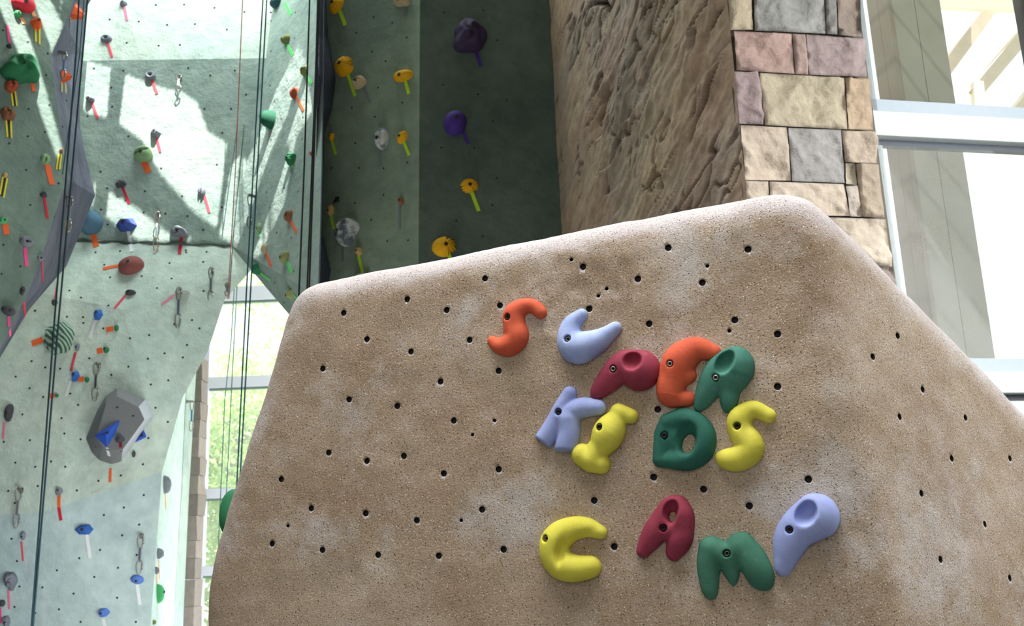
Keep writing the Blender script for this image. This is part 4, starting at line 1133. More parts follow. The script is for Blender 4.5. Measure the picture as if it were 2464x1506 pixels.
# x, y, w, h, colour, kind, group, label, tapes [(from, to, width, colour, label)]
HO = [
 (60,4,56,40,'red','slope',GL_,'large pinkish red hold cut by the top edge at far left',[((77,24),(83,40),9,'peach','pale orange tape just under the large red hold at top left')]),
 (44,32,15,18,'mint','ball',GL_,'small bright green knob under the large red hold',[((51,43),(58,58),9,'peach','pale orange tape beside the small bright green knob at top left')]),
 (90,53,28,34,'orange','wedge',GL_,'bright orange wedge hold below the large red hold',[((85,66),(86,101),4,'yellow','left yellow tape under the upper left orange wedge'),((95,68),(95,107),4,'yellow','right yellow tape under the upper left orange wedge')]),
 (23,110,14,13,'dark','wedge',GL_,'small dark hold at the lower end of a pink tape, above the big green hold',[((17,61),(23,103),6,'pink','pink tape running up from a small dark hold at far left')]),
 (56,160,72,78,'green','crag',GL_,'biggest green hold on the left wall',[((74,192),(82,220),9,'orange','short orange tape under the biggest green hold')]),
 (179,30,36,40,'orange','wedge',GL_,'largest orange wedge, on the charcoal edge near the top',[((169,42),(167,66),4,'yellow','left yellow tape under the largest orange wedge'),((179,46),(176,72),4,'yellow','right yellow tape under the largest orange wedge')]),
 (155,185,28,32,'orange','wedge',GL_,'orange wedge hold on the charcoal edge beside a clip',[((148,198),(148,221),4,'yellow','left yellow tape below the orange wedge beside the clip'),((157,202),(158,224),4,'yellow','right yellow tape below the orange wedge beside the clip')]),
 (30,205,25,34,'rust','crag',GL_,'rust red craggy hold just below the biggest green hold',[((27,220),(31,255),4,'yellow','left yellow tape under the rust red hold'),((31.5,220),(36,255),5,'black','black tape between yellow strips under the rust red hold'),((36,220),(40,255),4,'yellow','right yellow tape under the rust red hold')]),
 (21,271,28,36,'brown','crag',GL_,'pitted brown hold at the left edge below the rust red one',[((14,285),(18,330),4,'yellow','left yellow tape under the pitted brown hold'),((20,285),(22.5,331),6,'black','black tape between yellow strips under the pitted brown hold'),((26,286),(27,332),4,'yellow','right yellow tape under the pitted brown hold')]),
 (111,381,21,26,'palegreen','twin',GL_,'pale green notched hold on the left wall above an orange tape',[((113,396),(125,444),13,'orange','long orange tape under the pale green notched hold')]),
 (148,362,8,12,'brown','ball',GL_,'tiny brown hold behind the ropes at the edge of the left wall',[((141,371),(136,408),4,'yellow','left yellow tape under the tiny brown hold behind the ropes'),((144,371),(139.5,408),5,'black','black tape under the tiny brown hold behind the ropes'),((147,371),(143,408),4,'yellow','right yellow tape under the tiny brown hold behind the ropes')]),
 (13,421,11,13,'tan','ball',GL_,'tiny tan hold at far left above black and yellow tape',[((7,426),(0,468),4,'yellow','left yellow tape under the tiny tan hold at far left'),((12,428),(4,472),6,'black','black tape under the tiny tan hold at far left'),((17,429),(8,476),4,'yellow','right yellow tape under the tiny tan hold at far left')]),
 (106,467,17,16,'dark','wedge',GL_,'small black hold in the middle of the left wall',[((106,475),(114,526),6,'red','red tape under the small black hold in the middle of the left wall')]),
 (10,530,19,17,'mint','flat',GL_,'small green block hold at the left edge above an orange tape',[((12,539),(16,564),13,'orange','short wide orange tape at the left edge under the green block hold')]),
 (66,580,30,27,'grey','ring',GL_,'grey ring shaped hold on the left wall',[((60,596),(64,641),8,'pink','pink tape under the grey ring shaped hold')]),
 (99,620,15,15,'grey','ring',GL_,'small grey hold at the inner edge of the left wall',[((100,629),(102,677),7,'red','red tape along the charcoal edge under a small grey hold')]),
 (55,700,14,21,'dark','drop',GL_,'small black upright hold near the lower end of the left wall',[((54,709),(60,757),7,'red','red tape under the small black upright hold')]),
 (22,745,30,25,'dark','slope',GL_,'dark sloping hold at the lower left end of the left wall',[((20,762),(24,808),7,'pink','pink tape under the dark sloping hold at lower left')]),
 # upper and middle back panels
 (296,7,20,16,'grey','wedge',GM,'small grey hold at the top above a spotted pink tape',[((299,15),(306,50),6,'palepink','spotted pink tape at the top of the back wall')]),
 (254,91,25,19,'grey','ring',GM,'grey hold on the bright upper panel',[((258,100),(270,139),6,'rose','rose red tape under the grey hold on the bright upper panel')]),
 (361,180,26,20,'grey','ring',GM,'grey hold at the top edge of the large sun patch',[((365,190),(378,226),6,'rose','rose tape at the top edge of the large sun patch')]),
 (215,236,19,16,'grey','ball',GM,'small round grey hold in the left sun patch',[((221,246),(236,286),6,'rose','rose tape below the left sun patch')]),
 (371,318,25,26,'grey','wedge',GM,'grey hold in the sun patch just above the pale green slotted hold',[((376,327),(386,367),6,'rose','rose tape beside the pale green slotted hold')]),
 (342,368,45,37,'palegreen','slot',GM,'pale green slotted hold at the edge of the large sun patch',[((345,386),(358,415),15,'orange','wide orange tape under the pale green slotted hold')]),
 (289,440,28,21,'dark','wedge',GM,'dark wedge hold left of centre on the middle panel',[((295,451),(311,490),6,'red','red tape under the dark wedge hold on the middle panel')]),
 (211,530,54,56,'steelblue','ball',GM,'round steel blue hold in the lower left corner of the middle panel',[((222,557),(232,594),13,'orange','orange tape hanging over the crease under the round steel blue hold')]),
 (300,538,46,34,'navy','wedge',GM,'angular navy blue hold in the lower sun patch',[((309,556),(317,606),8,'white','white tape between the navy blue hold and the plum hold')]),
 (484,460,17,27,'grey','twin',GM,'grey two lobed hold casting a shadow in the large sun patch',[((492,471),(504,512),6,'rose','rose tape under the grey two lobed hold')]),
 (429,556,38,27,'grey','crag',GM,'pitted grey hold just above the crease',[((437,570),(432,612),8,'red','red tape crossing the crease under the pitted grey hold')]),
 # lower back wall
 (313,632,56,50,'plum','slope',GB,'round plum coloured hold under the crease',[((288,639),(248,647),9,'orange','orange tape pointing left from the round plum hold')]),
 (130,726,12,15,'dark','ball',GB,'small dark hold behind the left ropes',[((133,717),(139,682),5,'rose','rose tape running up behind the left ropes')]),
 (313,702,23,14,'dark','slot',GB,'flat dark slotted hold below the plum hold',[((302,711),(276,742),6,'rose','rose tape running down left from the flat dark slotted hold')]),
 (233,755,21,28,'blue','wedge',GB,'upper blue wedge hold on the pale back wall',[((229,770),(216,814),7,'white','white tape under the upper blue wedge')]),
 (438,700,31,12,'palegrey','slope',GB,'flat pale grey hold under the fold near the clips',[((420,710),(389,732),4,'palepink','thin faded pink tape beside the flat pale grey hold')]),
 (135,813,66,78,'leaf','leaf',GB,'large striped green shell shaped hold behind the left ropes',[((103,817),(77,827),16,'orange','orange tape left of the striped green shell hold')]),
 (185,836,13,18,'grey','drop',GB,'small grey hold right of the striped shell, above a red tape',[((182,848),(171,893),6,'rose','rose red tape between a small grey hold and a blue wedge')]),
 (179,903,20,28,'blue','wedge',GB,'lower blue wedge hold at the end of a rose tape',[((170,917),(158,954),6,'white','white tape under the lower blue wedge')]),
 (279,788,10,14,'green','ball',GB,'topmost of the four tiny green knobs',[((273,790),(256,794),13,'orange','orange tape left of the topmost tiny green knob')]),
 (254,840,13,15,'green','ball',GB,'second from top of the four tiny green knobs',[((247,842),(234,846),14,'orange','orange tape left of the second tiny green knob')]),
 (208,912,11,13,'green','ball',GB,'third from top of the four tiny green knobs',[((202,912),(189,913),13,'orange','orange tape left of the third tiny green knob')]),
 (136,951,8,9,'green','ball',GB,'lowest of the four tiny green knobs',[((132,952),(119,953),11,'orange','orange tape beside the lowest tiny green knob, behind the ropes')]),
 (18,995,23,42,'dark','drop',GB,'dark teardrop hold at the left edge of the pale back wall',[((10,1016),(8,1056),5,'palepink','pale pink tape under the dark teardrop hold')]),
 (321,1092,7,16,'dark','ball',GB,'tiny dark nub beside the grey volume',[]),
 (140,1181,20,18,'grey','wedge',GB,'grey stubby hold above a two tone red tape',[((142,1192),(142,1221),7,'orange','orange upper piece of tape under the grey stubby hold'),((142,1221),(147,1252),7,'red','red lower piece of tape under the grey stubby hold')]),
 (200,1274,40,24,'blue','wedge',GB,'wide blue wedge hold at the middle of the shaded lower wall',[((209,1286),(217,1342),7,'white','white tape under the wide blue wedge')]),
 (54,1291,13,20,'grey','drop',GB,'small grey hold just below a clip at lower left',[((52,1303),(56,1350),4,'rose','thin rose tape under the small grey hold at lower left')]),
 (23,1398,25,43,'grey','crag',GB,'tall grey knobbly hold near the lower left corner',[((21,1419),(23,1466),5,'palepink','pale pink tape under the tall grey knobbly hold')]),
 (3,1452,14,15,'dark','ball',GB,'dark knob cut by the left edge near the bottom',[((1,1461),(2,1500),5,'pink','pink tape at the left edge near the bottom')]),
 (14,1496,14,28,'grey','crag',GB,'grey hold cut by the bottom edge at lower left',[]),
 (329,1394,28,22,'skyblue','slope',GB,'light blue rounded hold directly below a clip',[((330,1406),(337,1455),7,'white','white tape under the light blue rounded hold below the clip')]),
 (246,1475,29,23,'skyblue','wedge',GB,'light blue wedge hold at the bottom edge',[((248,1488),(254,1512),7,'white','white tape under the light blue wedge at the bottom edge')]),
 # right facet
 (661,4,38,28,'teal','slope',GRF,'dark teal hold cut by the top edge',[((684,6),(702,36),8,'green','bright green tape under the dark teal hold at the top edge')]),
 (685,93,30,26,'olive','slope',GRF,'pale olive hold high on the alcove facet',[((690,106),(705,133),8,'green','bright green tape under the high pale olive hold')]),
 (730,170,21,22,'olive','crag',GRF,'olive hold in the sun strip next to the black ropes',[((737,181),(751,202),7,'green','bright green tape next to the black ropes')]),
 (705,222,24,27,'rust','twin',GRF,'red brown forked hold in the sun strip',[((713,232),(731,266),7,'orange','orange tape under the red brown forked hold')]),
 (642,285,34,46,'bottle','ball',GRF,'dark green rounded hold with sunlit top in the alcove corner',[((641,302),(646,309),7,'green','short green tape under the sunlit dark green hold')]),
 (748,369,11,14,'rust','wedge',GRF,'small rust hold half behind the black ropes',[]),
 (697,380,28,26,'green','crag',GRF,'ribbed green hold in the middle of the alcove facet',[((702,395),(706,404),7,'green','short green tape under the ribbed green hold')]),
 (691,518,26,28,'brown','ring',GRF,'brown swirl hold low on the alcove facet',[((698,531),(714,559),8,'orange','orange tape under the brown swirl hold')]),
 (622,546,16,24,'palegreen','slope',GRF,'pale green hold behind the teal ropes',[((624,560),(626,570),6,'green','short green tape under the pale green hold behind the ropes')]),
 (634,598,19,25,'beige','twin',GRF,'beige forked hold near the corner of the alcove',[((641,611),(653,640),8,'orange','orange tape under the beige forked hold')]),
 (681,616,30,28,'olive','slope',GRF,'larger olive hold near the lower edge of the alcove facet',[((691,631),(702,655),9,'green','bright green tape under the larger olive hold')]),
 (617,649,20,28,'green','crag',GRF,'striped green hold on the shaded underside',[((628,657),(651,674),6,'green','green tape slanting right along the shaded underside')]),
 (696,708,25,27,'olive','wedge',GRF,'olive wedge at the lower tip of the underside',[((708,710),(715,718),7,'green','tiny green tape beside the boulder edge')]),
 # dark wall
 (804,8,40,42,'yellow','frill',GD,'yellow hold cut by the top edge next to the charcoal edge',[((817,24),(831,61),9,'lime','lime tape under the yellow hold at the top edge')]),
 (964,2,42,22,'beige','crag',GD,'beige hold cut by the top edge of the dark wall',[((974,15),(977,37),9,'grey','grey tape under the beige hold at the top edge')]),
 (823,155,56,48,'yellow','frill',GD,'large frilled yellow hold at the left of the dark wall',[((836,174),(855,231),8,'lime','lime tape under the large frilled yellow hold')]),
 (861,196,30,32,'beige','crag',GD,'beige and white pitted hold beside the frilled yellow hold',[((875,212),(891,246),7,'grey','grey tape under the beige pitted hold')]),
 (966,179,48,30,'yellow','slope',GD,'half moon yellow hold near the fold of the dark wall',[((975,191),(984,226),9,'lime','lime tape under the half moon yellow hold')]),
 (1132,80,82,72,'dusk','crag',GD,'large dark purple boulder shaped hold at the top of the dark wall',[((1143,116),(1157,160),9,'purple','purple tape under the large dark purple hold')]),
 (1097,290,54,54,'purple','ball',GD,'round purple ball hold on the dark wall',[((1112,314),(1127,346),9,'purple','purple tape under the round purple ball')]),
 (914,335,42,52,'marble','drop',GD,'swirled grey and white hold beside a small yellow hold',[((914,362),(914,400),8,'grey','faint grey tape under the upper swirled grey hold')]),
 (796,329,13,18,'yellow','crag',GD,'small narrow yellow hold next to the charcoal edge',[((799,339),(808,371),7,'lime','lime tape under the small narrow yellow hold')]),
 (964,328,28,32,'yellow','frill',GD,'small frilled yellow hold right of the swirled grey hold',[((972,341),(985,374),8,'lime','lime tape under the small frilled yellow hold')]),
 (1130,446,44,36,'yellow','frill',GD,'pointed yellow hold in the middle of the dark right face',[((1135,463),(1152,508),9,'lime','lime tape under the pointed yellow hold on the dark right face')]),
 (1072,590,58,50,'yellow','frill',GD,'big yellow hold just above the boulder top',[((1080,612),(1087,640),9,'lime','lime tape vanishing behind the boulder top')]),
 (793,504,20,24,'tan','slope',GD,'tan hold next to the charcoal edge above a swirled grey hold',[((795,514),(804,551),7,'lime','lime tape between a tan hold and the lower swirled grey hold')]),
 (828,554,54,60,'marble','crag',GD,'larger swirled grey hold with a side lobe near the charcoal edge',[((825,584),(825,628),7,'grey','faint grey tape under the larger swirled grey hold')]),
 (861,604,18,18,'tan','ball',GD,'small tan hold just above the left part of the boulder top',[((863,613),(873,658),8,'lime','lime tape reaching down to the boulder top')]),
 (963,483,15,18,'brown','crag',GD,'small brown hold near the fold of the dark wall',[((962,494),(962,551),7,'grey','long grey tape under the small brown hold')]),
 (868,668,46,24,'white','twin',GD,'white hold peeking over the boulder top',[]),
 # narrow far wall
 (401,1166,19,44,'grey','twin',GE_,'grey two lobed hold at the top of the narrow far wall',[((397,1182),(399,1226),6,'peach','peach tape under the two lobed hold on the narrow far wall')]),
 (384,1332,14,27,'grey','crag',GE_,'grey hold halfway down the narrow far wall',[((382,1347),(383,1393),5,'peach','peach tape halfway down the narrow far wall')]),
 (377,1373,9,17,'grey','crag',GE_,'small grey hold at the inner edge of the narrow far wall',[((377,1383),(379,1428),6,'peach','peach tape at the inner edge of the narrow far wall')]),
 (384,1424,18,46,'mint','dropdown',GE_,'bright green leaf shaped hold on the narrow far wall',[]),
 (371,1497,7,12,'olive','ball',GE_,'tiny olive hold at the bottom of the narrow far wall',[]),
]

# big grey volume on the lower back wall
def zv(x, y): return x / 3.765, 760 + y / 3.765
vb = [(1010,1345),(900,1310),(830,1240),(775,1110),(835,960),(880,850),(960,720),(1060,650),(1240,710),(1320,760),(1392,905),(1240,1120),(1100,1320)]
vt = [(1000,1225),(930,1190),(870,1095),(905,960),(960,790),(1060,725),(1262,828),(1312,940),(1110,1218)]
ctr = hit(*zv(1080, 1000)); VL, VN = ctr[0], ctr[1].normalized()
base_p = [on_plane(*zv(*p), VL, VN) + VN * .0 for p in vb]
top_p = [on_plane(*zv(*p), VL + VN * .3, VN) for p in vt]
tc = hit(*zv(1080, 1000))
vol = empty('climbing_volume', VL, 'big faceted grey volume bolted to the pale back wall, carrying blue holds', 'climbing volume')
bm = bmesh.new()
for p in base_p: bm.verts.new(p - VN * .004)
for p in top_p: bm.verts.new(p)
bmesh.ops.convex_hull(bm, input=bm.verts)
bmesh.ops.dissolve_limit(bm, angle_limit=math.radians(4), verts=bm.verts, edges=bm.edges)
bmesh.ops.bevel(bm, geom=[e for e in bm.edges], offset=.008, segments=2, affect='EDGES', profile=.5)
vv = [v.co.copy() for v in bm.verts]; 
bm.verts.index_update()
ff = [tuple(v.index for v in f.verts) for f in bm.faces]
mi = []
for f in bm.faces:
    f.normal_update(); mi.append(1 if f.normal.x > .55 and f.normal.dot(VN) < .75 and f.normal.z > -.75 else 0)  # facets facing right take the pale plywood edge
bm.free()
a = N('speckled grey volume texture'); 
vc = a.mix(a.noise(60, 4, .7), lin((104, 106, 108)), lin((132, 134, 136)))
VM = a.fin(vc, .85, a.bump(a.noise(120, 3, .6), .3, .005))
vo = mesh_obj('shell', vv, ff, [VM, plain('pale plywood volume edge', (188, 192, 202), .7, .1)], vol, midx=mi)
register(vv, ff, vo)
for x, y in ((1062, 828), (1206, 905), (868, 1185)):
    h = hit(*zv(x, y)); m = MB(); m.cyl(h[0] - h[1] * .01, h[1], .011, .0115, 10); m.build('bolt_hole', HOLE, vol)
HO += [
 (287,1056,19,15,'dark','ball',GB,'small dark knob on the face of the grey volume',[((290,1065),(292,1086),7,'darkred','dark red tape on the face of the grey volume')]),
]
for x, y, w, h, c, kd, gp, ds, tp_ in HO:
    hold(x, y, w, h, c, kd, ds, group=gp, dep={'ball': .75, 'ring': .5, 'crag': .6, 'wedge': .6, 'frill': .42, 'leaf': .3, 'slot': .55}.get(kd, .5), bolt=(w + h) > 26)
    for p, q, tw, tcx, td in tp_: tape(p, q, tw, tcx, td)
# triangular blue holds on the volume
def prism(pix, apex, hgt, label, col, ref):
    h = hit(*ref); L, n = h[0], h[1].normalized()
    B_ = [on_plane(*p, L, n) - n * .004 for p in pix]; T_ = [on_plane(*p, L + n * hgt, n) for p in apex]
    root = empty('climbing_hold', L, label, 'climbing hold', 'blue wedges on the grey volume')
    bm = bmesh.new()
    for p in B_ + T_: bm.verts.new(p)
    bmesh.ops.convex_hull(bm, input=bm.verts)
    bmesh.ops.bevel(bm, geom=list(bm.edges), offset=.006, segments=2, affect='EDGES', profile=.5)
    bm.verts.index_update()
    vs = [v.co.copy() for v in bm.verts]; fs = [tuple(v.index for v in f.verts) for f in bm.faces]; bm.free()
    recalc(mesh_obj('grip', vs, fs, resin('royal blue resin', col, .1), root))
    m = MB(); c = sum(T_, Vector()) / len(T_); m.cyl(c - n * .01, n, .014, .012, 10); m.build('bolt', HOLE, root)
prism([zv(1095, 930), zv(850, 1085), zv(965, 1195), zv(1040, 1075)], [zv(960, 1050), zv(1000, 1040), zv(960, 1080)], .09, 'royal blue triangular hold on the front of the grey volume', (52, 92, 196), zv(980, 1070))
prism([zv(1300, 1020), zv(1330, 1098), zv(1200, 1160)], [zv(1290, 1070), zv(1275, 1095)], .05, 'royal blue triangular hold sticking out right of the grey volume', (62, 92, 206), zv(1288, 1075))
tape(zv(972, 1195), zv(990, 1265), 7, 'white', 'white tape under the royal blue hold on the grey volume')
tape((266, 1127), (265, 1160), 6, 'orange', 'faded orange tape hanging below the grey volume')

# green holds peeking from behind the boulder's left side
def side_hold(px, py, w, h, col, label, Y):
    c = at(px, py, Y); s = Y / F
    V_, F_, top = dome('ball', int(px), h * s, w * s * 2.6, w * s * 1.3)
    x = Vector((0, 0, 1)); n = -_r; y = _f
    root = empty('climbing_hold', c, label, 'climbing hold', 'green holds on the shaded side of the boulder')
    recalc(mesh_obj('grip', [c + x * p[0] + y * p[1] + n * (p[2] - w * s * .3) for p in V_], F_, hold_mat(col), root, True))
side_hold(556, 1236, 26, 118, 'green', 'large green hold sticking out behind the left side of the boulder', 4.1)
side_hold(614, 1066, 9, 44, 'olive', 'small olive hold on the left side of the boulder, higher up', 4.0)

# ------------------------------------------------------------------ ropes
def rope_mat(n, c): return plain('rope ' + n, c, .7, .3, .4, 60)
def rope(pix, r, col, label, nm):
    pts = [at(*p) for p in pix]
    if pix[0][1] < -100: pts = [Vector((pts[0].x, pts[0].y, H - .005))] + pts
    if pix[-1][1] > 1100 or pix[-1][0] > 700: pts.append(Vector((pts[-1].x, pts[-1].y, 0.004)))
    out = []
    for a_, b_ in zip(pts[:-1], pts[1:]):
        for i in range(10): out.append(a_.lerp(b_, i / 10))
    out.append(pts[-1])
    m = MB(); m.tube(out, r, 7)
    o = m.build('climbing_rope', rope_mat(nm, col), None, True)
    return tag(o, label, 'rope', 'climbing ropes')
DT = (26, 58, 66)
Y_ = 8.0
rope([(198, -150, Y_), (183, 130, Y_), (132, 760, Y_), (72, 1560, Y_)], .0075, DT, 'dark teal rope, left one of the pair hanging down the left wall', 'teal')
rope([(224, -150, Y_), (199, 130, Y_), (142, 760, Y_), (75, 1560, Y_)], .0075, DT, 'dark teal rope, right one of the pair hanging down the left wall', 'teal')
rope([(214, -150, 8.2), (192, 130, 8.2), (150, 420, 8.2)], .005, (60, 96, 108), 'thin blue grey rope between the left pair near the top', 'bluegrey')
rope([(590, -150, 9.3), (567, 400, 9.3), (556, 590, 9.3), (548, 720, 9.3)], .005, (206, 96, 84), 'thin red rope in front of the alcove', 'red')
rope([(641, -150, 9.0), (610, 400, 9.0), (594, 680, 9.0), (568, 1200, 9.0)], .0072, (28, 82, 92), 'teal rope, left of the pair running down to the boulder', 'blue teal')
rope([(650, -150, 8.9), (620, 400, 8.9), (604, 680, 8.9), (575, 1200, 8.9)], .0072, (28, 82, 92), 'teal rope, right of the pair running down to the boulder', 'blue teal')
rope([(588, 300, 9.6), (562, 560, 9.6), (551, 718, 9.6)], .0045, (60, 110, 104), 'thin green rope ending in the alcove corner', 'green')
rope([(572, 300, 9.8), (548, 470, 9.8), (535, 568, 9.8)], .004, (110, 140, 136), 'thinnest grey rope in front of the sunlit corner', 'thin grey')
rope([(566, 660, 11.8), (556, 820, 11.8), (541, 960, 11.8), (526, 1300, 11.8)], .006, (84, 128, 120), 'pale green rope hanging in front of the far window, left one', 'pale green')
rope([(573, 640, 11.4), (559, 900, 11.4), (545, 1180, 11.4)], .006, (84, 128, 120), 'pale green rope hanging in front of the far window, right one', 'pale green')
rope([(747, -150, 7.6), (745, 0, 7.6), (732, 400, 7.6), (718, 740, 7.6)], .0072, (24, 30, 34), 'black rope, left one beside the charcoal edge', 'black')
rope([(768, -150, 7.5), (761, 130, 7.5), (751, 390, 7.5), (738, 720, 7.5)], .0072, (24, 30, 34), 'black rope, second beside the charcoal edge', 'black')
rope([(771, -150, 7.4), (764, 130, 7.4), (755, 390, 7.4), (743, 720, 7.4)], .0072, (24, 30, 34), 'black rope, third beside the charcoal edge', 'black')
rope([(780, -150, 7.4), (778, 130, 7.4), (775, 390, 7.4), (767, 740, 7.4)], .0045, (84, 92, 104), 'thin grey rope in front of the charcoal edge', 'thin slate')

# ------------------------------------------------------------------ quickdraws
def quickdraw(px, py, py2, label, sling, gate, stand=.07, w=10):
    h = hit(px, py); L, n = h[0], h[1].normalized(); D = (L - CAM).dot(_f); s = D / F
    Ln = (py2 - py) * s / .97; cw = w * s * .55
    root = empty('quickdraw', L, label, 'quickdraw', 'quickdraws hanging from the walls')
    sx = Vector((1, 0, 0)) * .8 + _f * .3; sx.normalize()
    top = L + n * stand
    m = MB(); m.bar(L - n * .002, L + n * .012, .03, .045, (0, 0, 1)); m.bar(L + n * .006, top + n * .01, .012, .03, (0, 0, 1)); m.build('hanger', STEEL, root)
    def biner(c, ln, wd, name, mat):
        pts = []
        for i in range(20):
            a_ = 2 * math.pi * i / 20
            xx_, zz_ = math.cos(a_), math.sin(a_)
            pts.append(c + sx * (wd * (abs(xx_) ** .7) * (1 if xx_ > 0 else -1) * (1 if zz_ > 0 else .8)) + up * (ln / 2 * (abs(zz_) ** .75) * (1 if zz_ > 0 else -1)))
        mm = MB(); mm.tube(pts, .0062, 6, True); cbn = mm.build(name, mat, root, True)
        mg = MB(); mg.tube([c + sx * (wd * .98) + up * (ln * .26), c + sx * (wd * 1.02) - up * (ln * .2)], .0068, 6); mg.build('gate', STEEL, cbn, True)
        return cbn
    l1 = Ln * .32; l2 = Ln * .36; l3 = Ln * .34
    biner(top - up * (l1 / 2 - .01), l1, cw, 'carabiner', STEEL)
    a_ = top - up * (l1 - .02); b_ = a_ - up * (l2 + .0)
    mm = MB(); mm.bar(a_, b_, .02, .012, (0, 1, 0)); mm.build('sling', plain('sling ' + str(sling), sling, .8), root)
    biner(b_ - up * (l3 / 2 - .012), l3, cw, 'carabiner', plain('gate ' + str(gate), gate, .35, .1, .05, metal=.7) if gate else STEEL)
quickdraw(137, 124, 196, 'blue grey quickdraw beside an orange wedge on the left edge', (120, 134, 176), None, w=9)
quickdraw(149, 476, 566, 'quickdraw with a brass coloured lower clip on the charcoal edge behind the ropes', (120, 130, 138), (196, 176, 130), w=11)
quickdraw(435, 188, 232, 'short white quickdraw casting a shadow in the large sun patch', (236, 240, 240), None, w=10)
quickdraw(384, 516, 614, 'white quickdraw with a red marked lower clip above the crease', (240, 242, 242), (206, 170, 150), w=11)
quickdraw(511, 654, 744, 'quickdraw highest on the fold of the pale back wall', (96, 106, 112), None, w=10)
quickdraw(434, 702, 802, 'quickdraw with a grey sling left of the far window', (84, 92, 112), None, w=11)
quickdraw(239, 880, 972, 'quickdraw with a dark sling hanging above the grey volume', (72, 72, 82), None, w=12)
quickdraw(53, 1180, 1274, 'quickdraw with a woven grey sling at lower left', (110, 112, 124), None, w=12)
quickdraw(342, 1290, 1380, 'quickdraw with a purple grey sling at the lower right of the back wall', (92, 92, 112), None, w=12)
quickdraw(616, 474, 560, 'quickdraw behind the teal ropes in the alcove', (150, 176, 188), None, w=9)
quickdraw(548, 690, 724, 'tiny quickdraw at the corner of the far window', (96, 110, 140), None, w=8) if hit(548, 690) else None
quickdraw(449, 966, 1040, 'small blue quickdraw on the edge of the narrow far wall', (66, 120, 150), None, w=8) if hit(449, 966) else None
# bolt hanger on the dark wall
h = hit(812, 480); L, n = h[0], h[1].normalized()
bh = empty('bolt_hanger', L, 'small bare steel bolt hanger on the dark wall', 'bolt hanger')
x = n.cross(up).normalized(); m = MB(); m.bar(L, L + n * .01, .05, .05); m.build('plate', BLACKSTEEL, bh)
m = MB(); m.tube([L + n * .01 + x * (.03 * math.cos(a_)) + (n * .5 - up * .6).normalized() * (.03 + .03 * math.sin(a_)) for a_ in [i * math.pi / 5 for i in range(10)]], .007, 6, True); m.build('ring', BLACKSTEEL, bh, True)

# ------------------------------------------------------------------ bolt holes of the background walls, parts of their walls
WN = [(7,73),(115,129),(67,101),(111,180),(119,253),(69,262),(108,318),(67,328),(22,345),(160,242),(151,305),(63,409),(141,441),(73,493),(131,522),(8,589),(49,641),(4,659),(85,747),
 (375,12),(264,47),(334,52),(305,103),(382,110),(297,170),(268,211),(270,257),(211,279),(226,165),(309,328),(402,60),(443,11),(516,19),(588,29),(433,108),(469,58),(546,71),(506,182),(565,170),(453,164),(492,262),(556,262),(592,228),(535,320),(617,344),
 (242,413),(258,453),(349,460),(302,482),(346,511),(243,504),(259,540),(199,475),(438,472),(398,514),(451,520),(489,553),(388,405),(522,396),(534,498),
 (652,30),(711,30),(652,50),(709,92),(652,123),(691,195),(650,206),(661,244),(729,283),(677,286),(652,336),(727,334),(684,452),(717,461),(641,462),(650,500),(587,565),(666,560),(701,572),(707,652),(661,680),(684,728),
 (230,607),(289,604),(251,637),(341,664),(265,667),(167,699),(378,693),(261,735),(195,716),(84,748),(161,762),(497,606),(447,602),(413,670),(489,630),(200,763),(448,607),(408,633),
 (152,777),(201,777),(249,790),(313,814),(359,806),(215,862),(76,869),(109,884),(145,887),(309,882),(356,863),(268,902),(38,906),(71,934),(104,955),(188,974),(169,947),(54,997),(148,1006),(363,925),(374,981),(9,1063),(72,1059),(155,1043),(194,1057),(110,1074),(357,1054),(37,1113),(85,1123),(157,1123),(123,1110),(344,1117),(237,1157),(291,1144),(20,1181),(91,1169),(185,1180),(346,1191),(28,1296),(36,1210),(298,1221),(250,1239),(335,1262),(294,1288),(241,1323),(191,1343),(329,1335),(284,1366),(137,1372),(227,1388),(102,1413),(177,1428),(282,1438),(142,1466),(85,1475),(194,1496),(327,1496),(47,1411),(41,1350),(35,1460),
 (480,790),(490,700),(440,860),(405,915),(450,830),(462,770),(396,850),(420,780),(404,1015),
 (899,41),(944,55),(858,79),(979,90),(895,124),(928,147),(910,211),(968,247),(847,259),(902,281),(1068,30),(1163,25),(1196,97),(1065,204),(1150,227),(1220,242),(1186,291),(855,344),(980,391),(923,405),(864,404),(798,404),(854,489),(923,469),(893,529),(932,580),(982,578),(924,653),(1062,355),(1141,356),(1195,429),(1185,494),(1098,531),(1161,569),(814,680)]
for x_, y_ in WN:
    h = hit(x_, y_)
    if not h or h[3].name.startswith('shell'): continue
    L, n = h[0], h[1].normalized()
    r_ = 2.7 * (L - CAM).dot(_f) / F
    m = MB(); m.cyl(L - n * .004, n, r_, .006, 10); o = m.build('bolt_hole', HOLE, h[3])
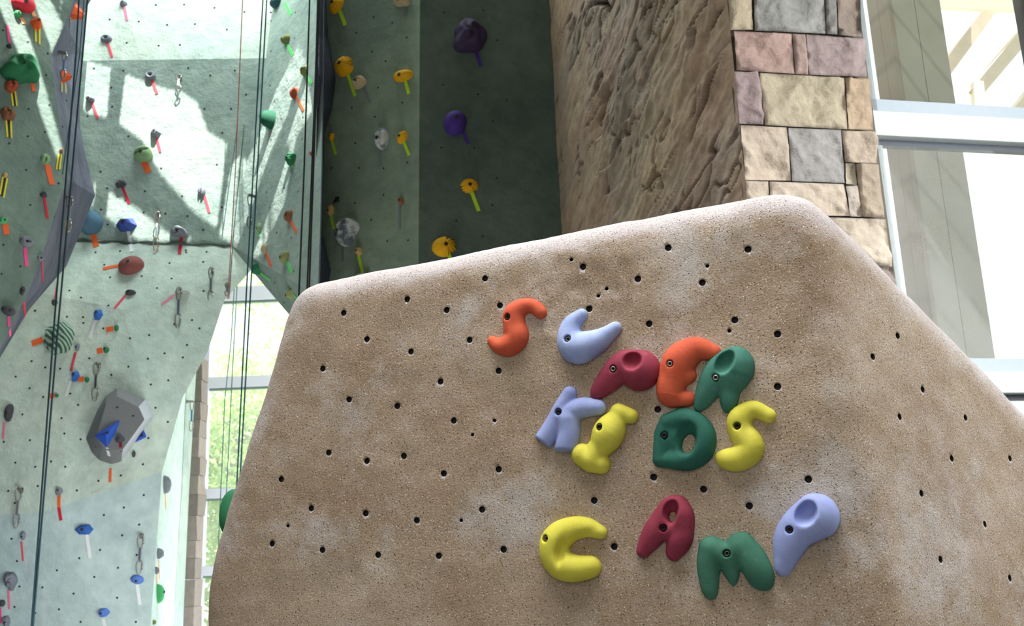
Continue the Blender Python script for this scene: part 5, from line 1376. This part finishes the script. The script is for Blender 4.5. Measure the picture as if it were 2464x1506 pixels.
# ------------------------------------------------------------------ light
def area(name, loc, target, size, size_y, energy, col):
    d_ = bpy.data.lights.new(name, 'AREA'); d_.shape = 'RECTANGLE'; d_.size = size; d_.size_y = size_y; d_.energy = energy; d_.color = col
    o = bpy.data.objects.new(name, d_); COL.objects.link(o); o.location = loc
    o.rotation_euler = (Vector(target) - Vector(loc)).to_track_quat('-Z', 'Y').to_euler(); return o
sd = bpy.data.lights.new('sun', 'SUN'); sd.energy = 18; sd.angle = math.radians(.3); sd.color = (1, .97, .92)
so = bpy.data.objects.new('sun', sd); COL.objects.link(so); so.location = (3, -4, 20)
so.rotation_euler = SUN.to_track_quat('-Z', 'Y').to_euler()
area('alcove_skylight', (-2.9, 9.4, 10.9), (-3.0, 10.8, 4), 6, 1.3, 620, (.88, 1, .98))
area('back_wall_fill', (-2.2, 7.6, .25), (-3.9, 10.4, 3.2), 2.6, 1.6, 150, (.97, 1, .96))  # added fill lamp below the view, lifts the lower back wall
area('far_window_light', (-1.9, 14.7, 4.2), (-4.5, 11.5, 2.5), 2.6, 5, 75, (.95, .99, 1))
area('far_frame_fill', (-2.6, 12.8, .2), (-3.2, 15, 4), 2, 1.4, 130, (.95, .98, 1))  # added fill lamp that brightens the far window frame
o = area('hall_light', (0, 2.4, 6.4), (.8, 3.2, 1), 4.6, 3.4, 208, (.96, .97, 1)); o.data.spread = math.radians(100)
area('front_fill', (-1.2, -1.8, 4.2), (.3, 3, 1.6), 3.0, 2.5, 60, (1, .97, .95))
area('window_light', (4.9, 3.5, 3.6), (1.7, 3.5, 1.6), 2.6, 3.2, 190, (.95, .98, 1))
o = area('frame_pier_fill', (5.4, 3.6, 4.4), (3.0, 6.4, 4.2), 2.0, 2.5, 75, (.97, .99, 1)); o.data.spread = math.radians(110)  # added fill lamp for the right window frame and stone front
w = bpy.data.worlds.new('world'); scn.world = w; w.use_nodes = True
bg = w.node_tree.nodes['Background']; bg.inputs[0].default_value = (.92, .97, 1, 1); bg.inputs[1].default_value = 1.6
scn.view_settings.view_transform = 'Standard'
scn.view_settings.look = 'None'
scn.view_settings.exposure = 0
